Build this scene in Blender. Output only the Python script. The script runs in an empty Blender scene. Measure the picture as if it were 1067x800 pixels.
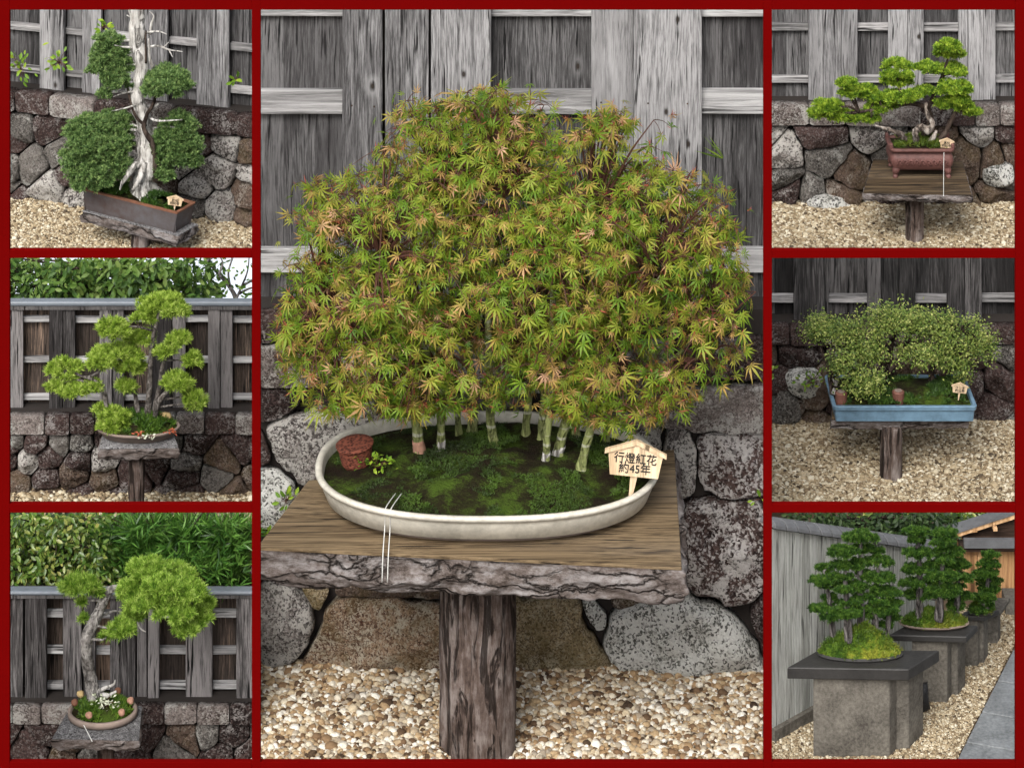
import bpy, math, random
import numpy as np
from mathutils import Vector, Matrix, noise as mnoise

SC = bpy.context.scene
COL = SC.collection
R = np.random.default_rng(7)
random.seed(7)

# ------------------------------------------------------------------ camera
F, D, ZC, V0, CX = 2800.0, 14.0, 9.0, 800.0, 533.5
def S(y): return (D + y) / F                                   # metres per photo pixel at depth y
def P(px, py, y):
    s = S(y); return np.array([(px - CX) * s, y, ZC - (py + V0) * s])
def Zat(py, y): return ZC - (py + V0) * S(y)
def Yat(z, py): return F * (ZC - z) / (py + V0) - D
def PZ(px, py, z): return P(px, py, Yat(z, py))

cam = bpy.data.cameras.new("camera"); co = bpy.data.objects.new("camera", cam); COL.objects.link(co)
co.location = (0, -D, ZC); co.rotation_euler = (math.pi / 2, 0, 0)
cam.sensor_fit = 'HORIZONTAL'; cam.sensor_width = 36; cam.lens = F / 1067 * 36
cam.shift_y = -(400 + V0) / 1067.0
cam.clip_start = .1; cam.clip_end = 500
SC.camera = co

# ------------------------------------------------------------------ node helpers
class NT:
    def __init__(s, name):
        m = bpy.data.materials.new(name); m.use_nodes = True
        s.m, s.t = m, m.node_tree; s.t.nodes.clear()
        s.out = s.n('ShaderNodeOutputMaterial'); s._c = None
    def n(s, typ, ins=None, **kw):
        nd = s.t.nodes.new(typ)
        for k, v in kw.items(): setattr(nd, k, v)
        for k, v in (ins or {}).items(): s.set(nd, k, v)
        return nd
    def set(s, nd, k, v):
        sock = nd.inputs[k]
        if isinstance(v, bpy.types.NodeSocket): s.t.links.new(v, sock)
        elif isinstance(v, (tuple, list)) and len(v) == 3 and sock.type == 'RGBA': sock.default_value = (*v, 1)
        else: sock.default_value = v
    def coord(s):
        if s._c is None: s._c = s.n('ShaderNodeTexCoord').outputs['Object']
        return s._c
    def mapping(s, scale=(1, 1, 1), vec=None, off=None):
        nd = s.n('ShaderNodeMapping', {'Vector': vec or s.coord(), 'Scale': scale})
        if off is not None: s.set(nd, 'Location', off)
        return nd.outputs[0]
    def noise(s, scale, detail=6, rough=.6, vec=None, dist=0):
        return s.n('ShaderNodeTexNoise', {'Vector': vec or s.coord(), 'Scale': scale, 'Detail': detail, 'Roughness': rough, 'Distortion': dist}).outputs['Fac']
    def voro(s, scale, vec=None, feature='F1'):
        return s.n('ShaderNodeTexVoronoi', {'Vector': vec or s.coord(), 'Scale': scale}, feature=feature).outputs['Distance']
    def math(s, op, a, b=0.0, c=0.0):
        nd = s.n('ShaderNodeMath', operation=op)
        for i, v in enumerate((a, b, c)): s.set(nd, i, v)
        return nd.outputs[0]
    def ramp(s, fac, stops, interp='LINEAR'):
        nd = s.n('ShaderNodeValToRGB', {'Fac': fac}); cr = nd.color_ramp; cr.interpolation = interp
        while len(cr.elements) < len(stops): cr.elements.new(.5)
        for e, (p, c) in zip(cr.elements, stops):
            e.position = p; e.color = (c, c, c, 1) if not isinstance(c, (tuple, list)) else (*c, 1)
        return nd.outputs[0]
    def mix(s, fac, a, b, mode='MIX'):
        nd = s.n('ShaderNodeMix', data_type='RGBA', blend_type=mode)
        s.set(nd, 0, fac); s.set(nd, 6, a); s.set(nd, 7, b)
        return nd.outputs[2]
    def bump(s, h, strength=.5, dist=.02):
        return s.n('ShaderNodeBump', {'Height': h, 'Strength': strength, 'Distance': dist}).outputs[0]
    def orand(s): return s.n('ShaderNodeObjectInfo').outputs['Random']
    def irand(s): return s.n('ShaderNodeNewGeometry').outputs['Random Per Island']
    def bsdf(s, color, rough=.85, spec=.25, normal=None, **kw):
        b = s.n('ShaderNodeBsdfPrincipled', {'Base Color': color, 'Roughness': rough, 'Specular IOR Level': spec})
        if normal is not None: s.set(b, 'Normal', normal)
        for k, v in kw.items(): s.set(b, k, v)
        return b.outputs[0]
    def done(s, sh):
        s.t.links.new(sh, s.out.inputs['Surface']); return s.m

def wood(name, dark, mid, light, axis='z', stain=.5, stain_col=(.02, .018, .016), grain=55, knots=True, var=.5):
    t = NT(name)
    rnd = t.orand()
    off = t.n('ShaderNodeCombineXYZ', {0: t.math('MULTIPLY', rnd, 17.), 1: t.math('MULTIPLY', rnd, 5.), 2: t.math('MULTIPLY', rnd, 31.)}).outputs[0]
    vec = t.n('ShaderNodeVectorMath', {0: t.coord(), 1: off}, operation='ADD').outputs[0]
    sc = {'z': (1, 1, .05), 'x': (.05, 1, 1), 'y': (1, .05, 1)}[axis]
    sc2 = {'z': (1, 1, .22), 'x': (.22, 1, 1), 'y': (1, .22, 1)}[axis]
    warp = t.noise(3.0, 2, .5, t.mapping(sc2, vec))
    vv = t.n('ShaderNodeVectorMath', {0: t.mapping(sc, vec), 1: t.n('ShaderNodeCombineXYZ', {0: t.math('MULTIPLY', warp, .09), 1: t.math('MULTIPLY', warp, .05)}).outputs[0]}, operation='ADD').outputs[0]
    g = t.noise(grain, 9, .72, vv)
    g2 = t.noise(grain * .28, 4, .6, vv)
    fac = t.math('ADD', t.math('MULTIPLY', g, .65), t.math('MULTIPLY', g2, .35))
    fac = t.math('ADD', fac, t.math('MULTIPLY', t.math('SUBTRACT', rnd, .5), var * .28))
    col = t.ramp(fac, [(.37, dark), (.49, mid), (.60, light)])
    col = t.mix(.55, col, t.ramp(g, [(.40, .55), (.50, .85), (.58, 1.08)]), 'MULTIPLY')
    crack = t.ramp(t.noise(grain * .5, 3, .5, vv), [(.33, 0.0), (.385, 1.0)])
    col = t.mix(crack, tuple(c * .25 for c in dark), col)
    st = t.noise(2.4, 5, .62, t.mapping(sc2, vec))
    col = t.mix(t.math('MULTIPLY', t.ramp(st, [(.46, 0.), (.68, 1.)]), stain), col, stain_col)
    if knots:
        sx_ = t.n('ShaderNodeSeparateXYZ', {0: vec})
        kv = t.n('ShaderNodeCombineXYZ', {0: sx_.outputs[0], 1: t.math('MULTIPLY', sx_.outputs[2], .6), 2: 0.}).outputs[0]
        kd = t.n('ShaderNodeTexVoronoi', {'Vector': kv, 'Scale': 1.7}, voronoi_dimensions='2D').outputs['Distance']
        col = t.mix(t.ramp(kd, [(.012, .95), (.026, 0.)]), col, (.022, .016, .012))
        ring = t.ramp(kd, [(.026, 0.), (.042, .5), (.085, 0.)])
        col = t.mix(ring, col, light)
    nb = t.bump(t.math('ADD', g, t.math('MULTIPLY', crack, .6)), .55, .012)
    return t.done(t.bsdf(col, .85, .2, nb))

def stone(name, dark, mid, pale, lichen=.35, speck=58, moss=.0, grit=.26):
    t = NT(name); rnd = t.orand()
    ex = lambda x, k: t.n('ShaderNodeMath', {0: t.math('SUBTRACT', x, .5), 1: k, 2: .5}, operation='MULTIPLY_ADD', use_clamp=True).outputs[0]
    big = ex(t.noise(3.6, 6, .65, dist=.5), 2.6)
    sp = ex(t.noise(speck, 8, .8), 2.6)
    wob = t.n('ShaderNodeTexNoise', {'Vector': t.coord(), 'Scale': speck, 'Detail': 3.}).outputs['Color']
    vv = t.n('ShaderNodeVectorMath', {0: t.coord(), 1: t.n('ShaderNodeVectorMath', {0: wob, 1: (.03, .03, .03)}, operation='MULTIPLY').outputs[0]}, operation='ADD').outputs[0]
    cell = t.n('ShaderNodeTexVoronoi', {'Vector': vv, 'Scale': speck * 1.9}).outputs['Color']
    cr = t.n('ShaderNodeSeparateColor', {0: cell}).outputs[0]
    f = t.math('ADD', t.math('ADD', t.math('MULTIPLY', sp, .34), t.math('MULTIPLY', big, .30)), t.math('MULTIPLY', cr, .36))
    f = t.math('ADD', f, t.math('MULTIPLY', t.math('SUBTRACT', rnd, .5), .16))
    col = t.ramp(f, [(.26, dark), (.48, mid), (.70, tuple(min(1, c * 1.6) for c in mid))])
    lf = t.math('ADD', t.math('MULTIPLY', ex(t.noise(6.5, 5, .65, dist=.6), 2.4), .55), t.math('ADD', t.math('MULTIPLY', sp, .25), t.math('MULTIPLY', cr, .20)))
    th = .80 - lichen * .55
    col = t.mix(t.ramp(lf, [(th, 0.), (th + .12, .9)]), col, pale)
    g2 = t.n('ShaderNodeSeparateColor', {0: cell}).outputs[1]
    col = t.mix(t.math('MULTIPLY', t.ramp(g2, [(.80, 0.), (.84, 1.)]), grit), col, tuple(min(1, c * 1.1) for c in pale))
    col = t.mix(t.math('MULTIPLY', t.ramp(g2, [(.16, 1.), (.20, 0.)]), grit * 1.3), col, tuple((c * .6 + d * .15) for c, d in zip(dark, mid)))
    if moss:
        col = t.mix(t.math('MULTIPLY', t.ramp(t.noise(4.5, 5, .65, dist=.6), [(.47, 0.), (.6, 1.)]), moss), col, (.13, .095, .03))
    h = t.math('ADD', t.math('ADD', sp, t.math('MULTIPLY', cr, .5)), big)
    return t.done(t.bsdf(col, .95, .1, t.bump(h, 1., .016)))

def leafmat(name, cols, nscale=4., trans=.3, nw=.5, rough=.55, spec=.3):
    t = NT(name)
    f = t.math('ADD', t.math('MULTIPLY', t.ramp(t.noise(nscale, 3, .55), [(.32, 0.), (.68, 1.)]), nw), t.math('MULTIPLY', t.irand(), 1 - nw))
    n = len(cols)
    col = t.ramp(f, [((i + .5) / n, c) for i, c in enumerate(cols)])
    b = t.bsdf(col, rough, spec)
    tr = t.n('ShaderNodeBsdfTranslucent', {'Color': col}).outputs[0]
    return t.done(t.n('ShaderNodeMixShader', {0: trans, 1: b, 2: tr}).outputs[0])

def plain(name, col, rough=.7, var=.25, nscale=30., spec=.3, bump=.3, bdist=.006, col2=None):
    t = NT(name)
    n1 = t.noise(nscale, 6, .65); n2 = t.noise(nscale * .12, 4, .6)
    f = t.math('ADD', t.math('MULTIPLY', n1, .5), t.math('MULTIPLY', n2, .5))
    c2 = col2 or tuple(c * (1 - var) for c in col)
    c = t.ramp(f, [(.36, c2), (.62, tuple(min(1, k * (1 + var * .35)) for k in col))])
    return t.done(t.bsdf(c, rough, spec, t.bump(n1, bump, bdist)))

def barkmat(name, dark, mid, pale, stretch=(1, 1, .12), scale=30, crack=.5, rings=None):
    t = NT(name)
    v = t.mapping(stretch)
    g = t.noise(scale, 8, .72, v, dist=.3); g2 = t.noise(scale * .35, 5, .65, v, dist=.8); p = t.noise(5, 6, .7)
    col = t.ramp(t.math('ADD', t.math('ADD', t.math('MULTIPLY', g, .4), t.math('MULTIPLY', g2, .3)), t.math('MULTIPLY', p, .3)), [(.39, dark), (.49, mid), (.60, pale)])
    cr = t.ramp(t.noise(scale * .45, 4, .6, v, dist=1.2), [(.40, 0.), (.47, 1.)])
    col = t.mix(t.math('MULTIPLY', t.math('SUBTRACT', 1., cr), crack), col, tuple(k * .35 for k in dark))
    if rings:
        w = t.noise(22, 2, .5, t.mapping((.05, .05, 1)))
        col = t.mix(t.ramp(w, [(.56, 0.), (.60, .7)]), col, rings)
        col = t.mix(t.ramp(p, [(.52, 0.), (.6, .6)]), col, rings)
    return t.done(t.bsdf(col, .92, .12, t.bump(t.math('ADD', g, t.math('MULTIPLY', cr, .9)), 1., .02)))

M = {}
M['red'] = plain('dark red lacquer', (.098, .0005, .0005), .9, .05, 60, .02, .05, .002)
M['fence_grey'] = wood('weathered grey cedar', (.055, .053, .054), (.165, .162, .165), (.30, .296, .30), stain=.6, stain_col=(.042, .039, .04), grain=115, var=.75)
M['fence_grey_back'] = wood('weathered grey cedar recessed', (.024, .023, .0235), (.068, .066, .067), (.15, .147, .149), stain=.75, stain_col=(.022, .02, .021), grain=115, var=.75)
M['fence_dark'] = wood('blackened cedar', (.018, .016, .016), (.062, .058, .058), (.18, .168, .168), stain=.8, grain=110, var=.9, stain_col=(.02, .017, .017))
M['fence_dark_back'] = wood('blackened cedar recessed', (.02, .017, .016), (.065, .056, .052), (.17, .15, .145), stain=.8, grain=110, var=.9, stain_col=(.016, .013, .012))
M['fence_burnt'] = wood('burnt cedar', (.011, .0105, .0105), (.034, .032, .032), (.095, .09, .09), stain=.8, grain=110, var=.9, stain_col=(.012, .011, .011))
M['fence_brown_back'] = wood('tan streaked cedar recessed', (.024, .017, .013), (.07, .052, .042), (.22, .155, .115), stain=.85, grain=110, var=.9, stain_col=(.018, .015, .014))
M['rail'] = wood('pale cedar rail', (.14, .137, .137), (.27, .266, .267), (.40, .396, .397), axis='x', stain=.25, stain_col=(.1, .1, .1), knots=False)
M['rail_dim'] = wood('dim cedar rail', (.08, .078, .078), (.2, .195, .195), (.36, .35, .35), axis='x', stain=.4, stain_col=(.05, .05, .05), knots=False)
M['screen'] = wood('silver timber screen', (.25, .255, .235), (.33, .337, .315), (.41, .418, .395), stain=.25, stain_col=(.16, .155, .14), knots=False, var=.9, grain=90)
M['table_wood'] = wood('brown plank tabletop', (.020, .013, .007), (.070, .046, .024), (.17, .122, .070), axis='x', stain=.22, stain_col=(.13, .115, .10), grain=85, knots=False)
M['house_wood'] = wood('orange cedar wall', (.32, .17, .075), (.5, .29, .14), (.62, .40, .22), stain=.15, stain_col=(.2, .1, .05), grain=26, knots=False)
M['beam'] = wood('dark brown beam', (.02, .012, .008), (.06, .036, .025), (.11, .07, .05), axis='x', knots=False)
M['sign_wood'] = wood('fresh cedar', (.46, .33, .20), (.56, .42, .27), (.63, .49, .34), axis='z', stain=.05, stain_col=(.4, .3, .2), grain=22, knots=False, var=.2)
def barkedge():
    t = NT('furrowed grey bark')
    n0 = t.n('ShaderNodeTexNoise', {'Vector': t.mapping((.6, .6, 1)), 'Scale': 4.5, 'Detail': 5., 'Roughness': .6}).outputs['Color']
    v = t.n('ShaderNodeVectorMath', {0: t.mapping((.36, .36, 1.7)), 1: t.n('ShaderNodeVectorMath', {0: n0, 1: (.28, .28, .38)}, operation='MULTIPLY').outputs[0]}, operation='ADD').outputs[0]
    g = t.noise(46, 9, .75, t.mapping((.6, .6, 1.3))); p = t.noise(8, 5, .65, t.mapping((.6, .6, 1.6)))
    col = t.ramp(t.math('ADD', t.math('MULTIPLY', g, .5), t.math('MULTIPLY', p, .5)), [(.39, (.035, .026, .021)), (.48, (.125, .104, .095)), (.60, (.26, .243, .24))])
    c = t.voro(6.5, v, 'DISTANCE_TO_EDGE')
    lev = t.n('ShaderNodeSeparateColor', {0: t.n('ShaderNodeTexVoronoi', {'Vector': v, 'Scale': 6.5}).outputs['Color']}).outputs[0]
    col = t.mix(t.math('MULTIPLY', lev, .45), col, (.085, .066, .058))
    k = t.math('MAXIMUM', t.ramp(c, [(.0, .0), (.03, .55), (.10, 1.)]), t.ramp(t.noise(7, 4, .6, t.mapping((.5, .5, 1.2))), [(.47, .0), (.58, .9)]))
    col = t.mix(k, (.02, .015, .012), col)
    return t.done(t.bsdf(col, .92, .12, t.bump(t.math('ADD', t.math('MULTIPLY', g, .45), t.math('ADD', k, t.math('MULTIPLY', lev, .6))), 1., .03)))
M['bark_edge'] = barkedge()
M['bark_post'] = barkmat('brown furrowed bark', (.028, .019, .015), (.10, .073, .062), (.25, .215, .20), (1, 1, .16), 34, .85)
M['pine_bark'] = barkmat('scaly grey pine bark', (.06, .052, .046), (.25, .235, .22), (.50, .48, .45), (1, 1, .6), 60, .55)
M['pine_dark'] = barkmat('dark scaly pine bark', (.035, .028, .024), (.125, .11, .10), (.30, .28, .26), (1, 1, .6), 60, .6)
M['dark_bark'] = barkmat('dark brown bark', (.012, .008, .006), (.045, .032, .025), (.11, .085, .07), (1, 1, .3), 40, .5)
M['grey_bark'] = barkmat('grey spruce bark', (.03, .027, .025), (.11, .1, .095), (.24, .23, .22), (1, 1, .3), 45, .5)
M['deadwood'] = barkmat('bleached deadwood', (.12, .105, .09), (.42, .405, .38), (.66, .65, .63), (1, 1, .13), 42, .6)
M['driftwood'] = barkmat('brown grey driftwood', (.05, .035, .028), (.20, .165, .14), (.50, .47, .43), (1, 1, .4), 40, .6)
M['maple_bark'] = barkmat('pale green maple bark', (.11, .12, .05), (.24, .27, .10), (.38, .40, .20), (1, 1, .35), 30, .15, rings=(.46, .46, .38))
M['twig'] = plain('red brown twig', (.075, .03, .02), .7)
M['s_grey'] = stone('grey stone', (.04, .036, .033), (.15, .137, .125), (.44, .43, .40), .4)
M['s_brown'] = stone('brown stone', (.033, .021, .016), (.125, .088, .068), (.38, .34, .295), .35, moss=.3)
M['s_dark'] = stone('dark red brown stone', (.018, .012, .011), (.07, .046, .042), (.38, .355, .34), .36)
M['s_darklichen'] = stone('dark red stone with white lichen', (.02, .013, .012), (.085, .056, .05), (.60, .57, .55), .56, 40, grit=.5)
M['s_pale'] = stone('pale granite', (.06, .058, .05), (.36, .355, .325), (.74, .735, .70), .8, 46, grit=.7)
M['s_speck'] = stone('speckled granite', (.05, .042, .039), (.24, .215, .20), (.56, .535, .50), .68, 46, grit=.6)
M['s_rust'] = stone('rust streaked stone', (.075, .025, .018), (.31, .215, .145), (.58, .52, .41), .5, moss=.4, grit=.6)
M['s_ochre'] = stone('ochre stone', (.065, .042, .024), (.29, .225, .135), (.52, .46, .34), .4, moss=.5, grit=.55)
M['s_coping'] = stone('pinkish grey coping stone', (.07, .052, .046), (.24, .205, .19), (.52, .50, .47), .5)
M['core'] = plain('dark packed earth', (.018, .014, .012), .95)
M['earth'] = plain('brown earth', (.09, .07, .05), .95)
M['granite'] = plain('grey cut granite', (.125, .115, .098), .9, .5, 60, .15, .6, .006, col2=(.045, .04, .034))
M['slate'] = plain('dark flamed slab', (.026, .025, .024), .5, .45, 50, .4)
M['paver'] = plain('blue grey paving', (.17, .182, .19), .6, .5, 55, .3)
M['tile'] = plain('grey roof tile', (.12, .123, .13), .5, .35, 25, .4)
M['pot_cream'] = plain('cream glazed stoneware', (.50, .475, .41), .5, .34, 26, .35, .25, .003)
M['pot_blue'] = plain('blue glazed stoneware', (.115, .195, .27), .38, .45, 18, .45, .25, .003)
M['pot_brown'] = plain('grey brown unglazed clay', (.20, .155, .13), .75, .35, 16)
M['pot_red'] = plain('red brown unglazed clay', (.115, .05, .043), .55, .4, 30, .35, .5, .006)
M['pot_rust'] = plain('dark slate clay', (.065, .06, .062), .7, .5, 14, .25, .4, .006, col2=(.05, .03, .024))
M['rust'] = plain('rust orange clay rim', (.16, .07, .04), .75, .4, 25)
M['cord'] = plain('white cord', (.5, .5, .48), .8, .1)
M['ink'] = plain('black ink', (.008, .008, .008), .6, .1)
M['black'] = plain('black stone', (.012, .012, .013), .5, .3, 18, .4, .8, .02)
M['metal_cap'] = plain('blue grey metal cap', (.13, .15, .175), .35, .2, 20, .5)
M['soil'] = plain('dark soil', (.028, .02, .013), .95, .5, 60, .1, 1., .015)
M['cake'] = plain('pink brown cake', (.34, .19, .135), .9, .3, 40, .1, .8, .01)
M['fawn'] = plain('fawn cake', (.45, .33, .16), .9, .3, 40, .1, .8, .01)
M['white_leaf'] = leafmat('variegated leaf', [(.2, .26, .12), (.5, .52, .4), (.6, .62, .5)], 6, .2)

def mossmat(name, a, b, c):
    t = NT(name)
    n1, n2 = t.noise(5.5, 6, .65), t.noise(70, 5, .7)
    col = t.ramp(t.math('ADD', t.math('MULTIPLY', n1, .75), t.math('MULTIPLY', n2, .25)), [(.40, a), (.49, b), (.60, c)])
    return t.done(t.bsdf(col, .95, .1, t.bump(n2, 1., .03)))
M['moss'] = mossmat('dark green moss', (.016, .010, .006), (.022, .022, .007), (.06, .10, .013))
M['moss_y'] = mossmat('yellow green moss', (.025, .06, .008), (.08, .14, .014), (.24, .25, .03))

def terracotta():
    t = NT('woven terracotta basket')
    c = t.coord()
    w = t.voro(62, t.mapping((1, 1, 1.5)))
    col = t.ramp(w, [(.12, (.022, .006, .003)), (.42, (.10, .03, .018)), (.7, (.17, .052, .032))])
    return t.done(t.bsdf(col, .7, .25, t.bump(w, .35, .006)))
M['terracotta'] = terracotta()

def gravelmat(name='river pebbles', tint=1.):
    t = NT(name); r = t.irand()
    col = t.ramp(r, [(0., (.03, .02, .014)), (.12, (.14, .085, .048)), (.27, (.28, .185, .10)), (.42, (.39, .29, .17)), (.54, (.26, .23, .19)), (.64, (.47, .38, .25)), (.78, (.56, .50, .39)), (1., (.74, .72, .66))])
    n = t.noise(90, 4, .6)
    col = t.mix(t.math('MULTIPLY', t.ramp(n, [(.4, 1.), (.6, 0.)]), .35), col, (.12, .08, .05))
    return t.done(t.bsdf(col, .9, .1))
M['gravel'] = gravelmat()
def tangravel():
    t = NT('fine tan gravel'); r = t.irand()
    col = t.ramp(r, [(0., (.04, .028, .018)), (.12, (.14, .10, .058)), (.35, (.235, .18, .108)), (.6, (.31, .25, .16)), (.8, (.39, .335, .235)), (1., (.52, .475, .375))])
    return t.done(t.bsdf(col, .7, .25))
M['gravel_tan'] = tangravel()
M['gravel_bed'] = plain('dark brown gravel bed', (.12, .085, .055), .95, .5, 80)  # mottled dark brown bed below the loose pebbles

M['maple'] = leafmat('autumn tinged maple leaves', [(.055, .125, .010), (.105, .20, .014), (.155, .255, .018), (.215, .285, .024), (.30, .305, .04), (.42, .26, .085), (.60, .36, .23)], 5.0, .42, .45)
M['pine_y'] = leafmat('yellow green pine needles', [(.07, .135, .012), (.18, .29, .026), (.34, .47, .065), (.56, .66, .19)], 26, .3, .5)
M['pine_g'] = leafmat('bright green pine needles', [(.055, .135, .012), (.15, .28, .026), (.31, .46, .065), (.50, .64, .17)], 26, .3, .5)
M['juni_dark'] = leafmat('dark green juniper sprays', [(.036, .078, .022), (.085, .155, .045), (.15, .245, .075), (.28, .38, .13)], 30, .2, .5)
M['juni_y'] = leafmat('fresh green juniper sprays', [(.035, .09, .008), (.11, .21, .016), (.25, .37, .03), (.46, .56, .07)], 24, .25, .55)
M['azalea'] = leafmat('small olive azalea leaves', [(.03, .055, .010), (.085, .14, .022), (.175, .225, .042), (.36, .38, .12)], 14, .2, .4)
M['spruce'] = leafmat('deep green spruce needles', [(.009, .026, .005), (.022, .065, .008), (.055, .125, .014), (.13, .22, .035)], 36, .15, .5)
M['hedge'] = leafmat('glossy hedge leaves', [(.025, .06, .008), (.06, .125, .014), (.13, .20, .03), (.30, .30, .08)], 5, .2, .35, .35, .5)
M['longleaf'] = leafmat('long dark green leaves', [(.018, .06, .010), (.045, .13, .018), (.09, .21, .03), (.16, .30, .06)], 4, .25, .4, .4, .45)
M['tree_bg'] = leafmat('broad tree leaves', [(.018, .05, .008), (.045, .10, .014), (.085, .15, .025), (.15, .21, .05)], 4, .25, .4)
M['forest'] = leafmat('dark conifer leaves', [(.006, .016, .005), (.014, .032, .008), (.03, .06, .014), (.055, .085, .02)], 3, .15, .5)
M['ivy'] = leafmat('bright ivy leaves', [(.08, .17, .015), (.15, .27, .02), (.27, .36, .03)], 12, .3, .3)
M['red_stalk'] = plain('red leaf stalks', (.28, .055, .035), .7)
M['red_leaf'] = leafmat('orange red leaves', [(.3, .06, .03), (.42, .11, .05)], 8, .2, .3)

# ------------------------------------------------------------------ object helpers
ORG = {}
def tag(o, label=None, cat=None, group=None, kind=None):
    if label: o['label'] = label
    if cat: o['category'] = cat
    if group: o['group'] = group
    if kind: o['kind'] = kind
    return o
def thing(name, loc, label, cat, group=None):
    o = bpy.data.objects.new(name, None); COL.objects.link(o)
    o.empty_display_size = .1
    o.location = [float(v) for v in loc]; ORG[o] = np.array(loc, float)
    return tag(o, label, cat, group)
def mk(name, V, Fc, mat, parent=None, origin=None, smooth=False):
    """one mesh object from world-space vertices"""
    V = np.asarray(V, float).reshape(-1, 3)
    if parent is not None: org = ORG[parent]
    elif origin is not None: org = np.asarray(origin, float)
    else: org = np.array([*(V[:, :2].mean(0)), V[:, 2].min()])
    me = bpy.data.meshes.new(name)
    if isinstance(Fc, np.ndarray):
        k = Fc.shape[1]; n = len(Fc)
        me.vertices.add(len(V)); me.vertices.foreach_set('co', (V - org).astype(np.float32).ravel())
        me.loops.add(n * k); me.loops.foreach_set('vertex_index', Fc.astype(np.int32).ravel())
        me.polygons.add(n); me.polygons.foreach_set('loop_start', np.arange(0, n * k, k, dtype=np.int32))
        me.polygons.foreach_set('loop_total', np.full(n, k, np.int32))
        me.update(calc_edges=True); me.validate()
    else:
        me.from_pydata((V - org).tolist(), [], Fc); me.update()
    if smooth: me.polygons.foreach_set('use_smooth', np.ones(len(me.polygons), bool))
    me.materials.append(mat)
    o = bpy.data.objects.new(name, me); COL.objects.link(o)
    if parent is not None: o.parent = parent; ORG[o] = org
    else: o.location = [float(v) for v in org]; ORG[o] = org
    return o

class MB:
    def __init__(s): s.V, s.F, s.n = [], [], 0
    def add(s, V, Fc):
        V = np.asarray(V, float).reshape(-1, 3)
        s.V.append(V); s.F += [[i + s.n for i in f] for f in Fc]; s.n += len(V); return s
    def box(s, lo, hi, jit=0., bev=0.):
        x0, y0, z0 = lo; x1, y1, z1 = hi
        V = np.array([[x, y, z] for z in (z0, z1) for y in (y0, y1) for x in (x0, x1)], float)
        if jit: V += R.normal(0, jit, V.shape)
        return s.add(V, [[0, 2, 3, 1], [4, 5, 7, 6], [0, 1, 5, 4], [2, 6, 7, 3], [0, 4, 6, 2], [1, 3, 7, 5]])
    def prism(s, poly, z0, z1):
        """vertical prism over an xy polygon (counter-clockwise)"""
        n = len(poly)
        V = [[p[0], p[1], z0] for p in poly] + [[p[0], p[1], z1] for p in poly]
        return s.add(V, [list(range(n))[::-1], list(range(n, 2 * n))] + [[i, (i + 1) % n, n + (i + 1) % n, n + i] for i in range(n)])
    def slab(s, poly, y0, y1):
        """plate over an xz polygon between depths y0 (front) and y1"""
        n = len(poly)
        V = [[p[0], y0, p[1]] for p in poly] + [[p[0], y1, p[1]] for p in poly]
        return s.add(V, [list(range(n)), list(range(n, 2 * n))[::-1]] + [[(i + 1) % n, i, n + i, n + (i + 1) % n] for i in range(n)])
    def build(s, name, mat, parent=None, smooth=False, origin=None):
        return mk(name, np.concatenate(s.V), s.F, mat, parent, origin, smooth)

def bevel(o, w, seg=2):
    m = o.modifiers.new('bevel', 'BEVEL'); m.width = w; m.segments = seg; m.limit_method = 'ANGLE'; return o

def nz(p, sc=1., seed=0.): return mnoise.noise(Vector((p[0] * sc + seed, p[1] * sc + seed * .7, p[2] * sc - seed)))
def fbm(p, sc=1., seed=0., o=4): return mnoise.fractal(Vector((p[0] * sc + seed, p[1] * sc + seed * .7, p[2] * sc - seed)), 1., 2., o)

def catmull(pts, k=6):
    p = np.asarray(pts, float)
    if len(p) < 3: return np.array([p[0] + (p[-1] - p[0]) * t for t in np.linspace(0, 1, k + 1)])
    q = np.vstack([2 * p[0] - p[1], p, 2 * p[-1] - p[-2]]); out = []
    for i in range(1, len(q) - 2):
        for t in np.linspace(0, 1, k, endpoint=False):
            a, b, c, d = q[i - 1:i + 3]
            out.append(.5 * (2 * b + (c - a) * t + (2 * a - 5 * b + 4 * c - d) * t * t + (3 * b - a - 3 * c + d) * t ** 3))
    out.append(p[-1]); return np.array(out)

def tube(mb, pts, rad, sides=10, k=6, rough=.0, nsc=8., seed=0., twist=0.):
    """tapered tube; pts world points, rad same length"""
    q = catmull(np.column_stack([np.asarray(pts, float), np.asarray(rad, float)]), k)
    c, r = q[:, :3], np.maximum(q[:, 3], .0008)
    T = np.gradient(c, axis=0); T /= np.linalg.norm(T, axis=1)[:, None] + 1e-9
    u = np.cross(T[0], [0.3, 1, .1]); u /= np.linalg.norm(u)
    V, Fc = [], []
    for i in range(len(c)):
        u = u - T[i] * np.dot(u, T[i]); u /= np.linalg.norm(u); w = np.cross(T[i], u)
        for j in range(sides):
            a = 2 * math.pi * j / sides + twist * i
            d = math.cos(a) * u + math.sin(a) * w
            rr = r[i]
            if rough: rr *= 1 + rough * (fbm(c[i] + d * rr, nsc, seed, 3))
            V.append(c[i] + d * rr)
    n = len(c)
    for i in range(n - 1):
        for j in range(sides):
            a, b = i * sides + j, i * sides + (j + 1) % sides
            Fc.append([a, b, b + sides, a + sides])
    Fc.append(list(range(sides))[::-1]); Fc.append([(n - 1) * sides + j for j in range(sides)])
    return mb.add(V, Fc)

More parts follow.
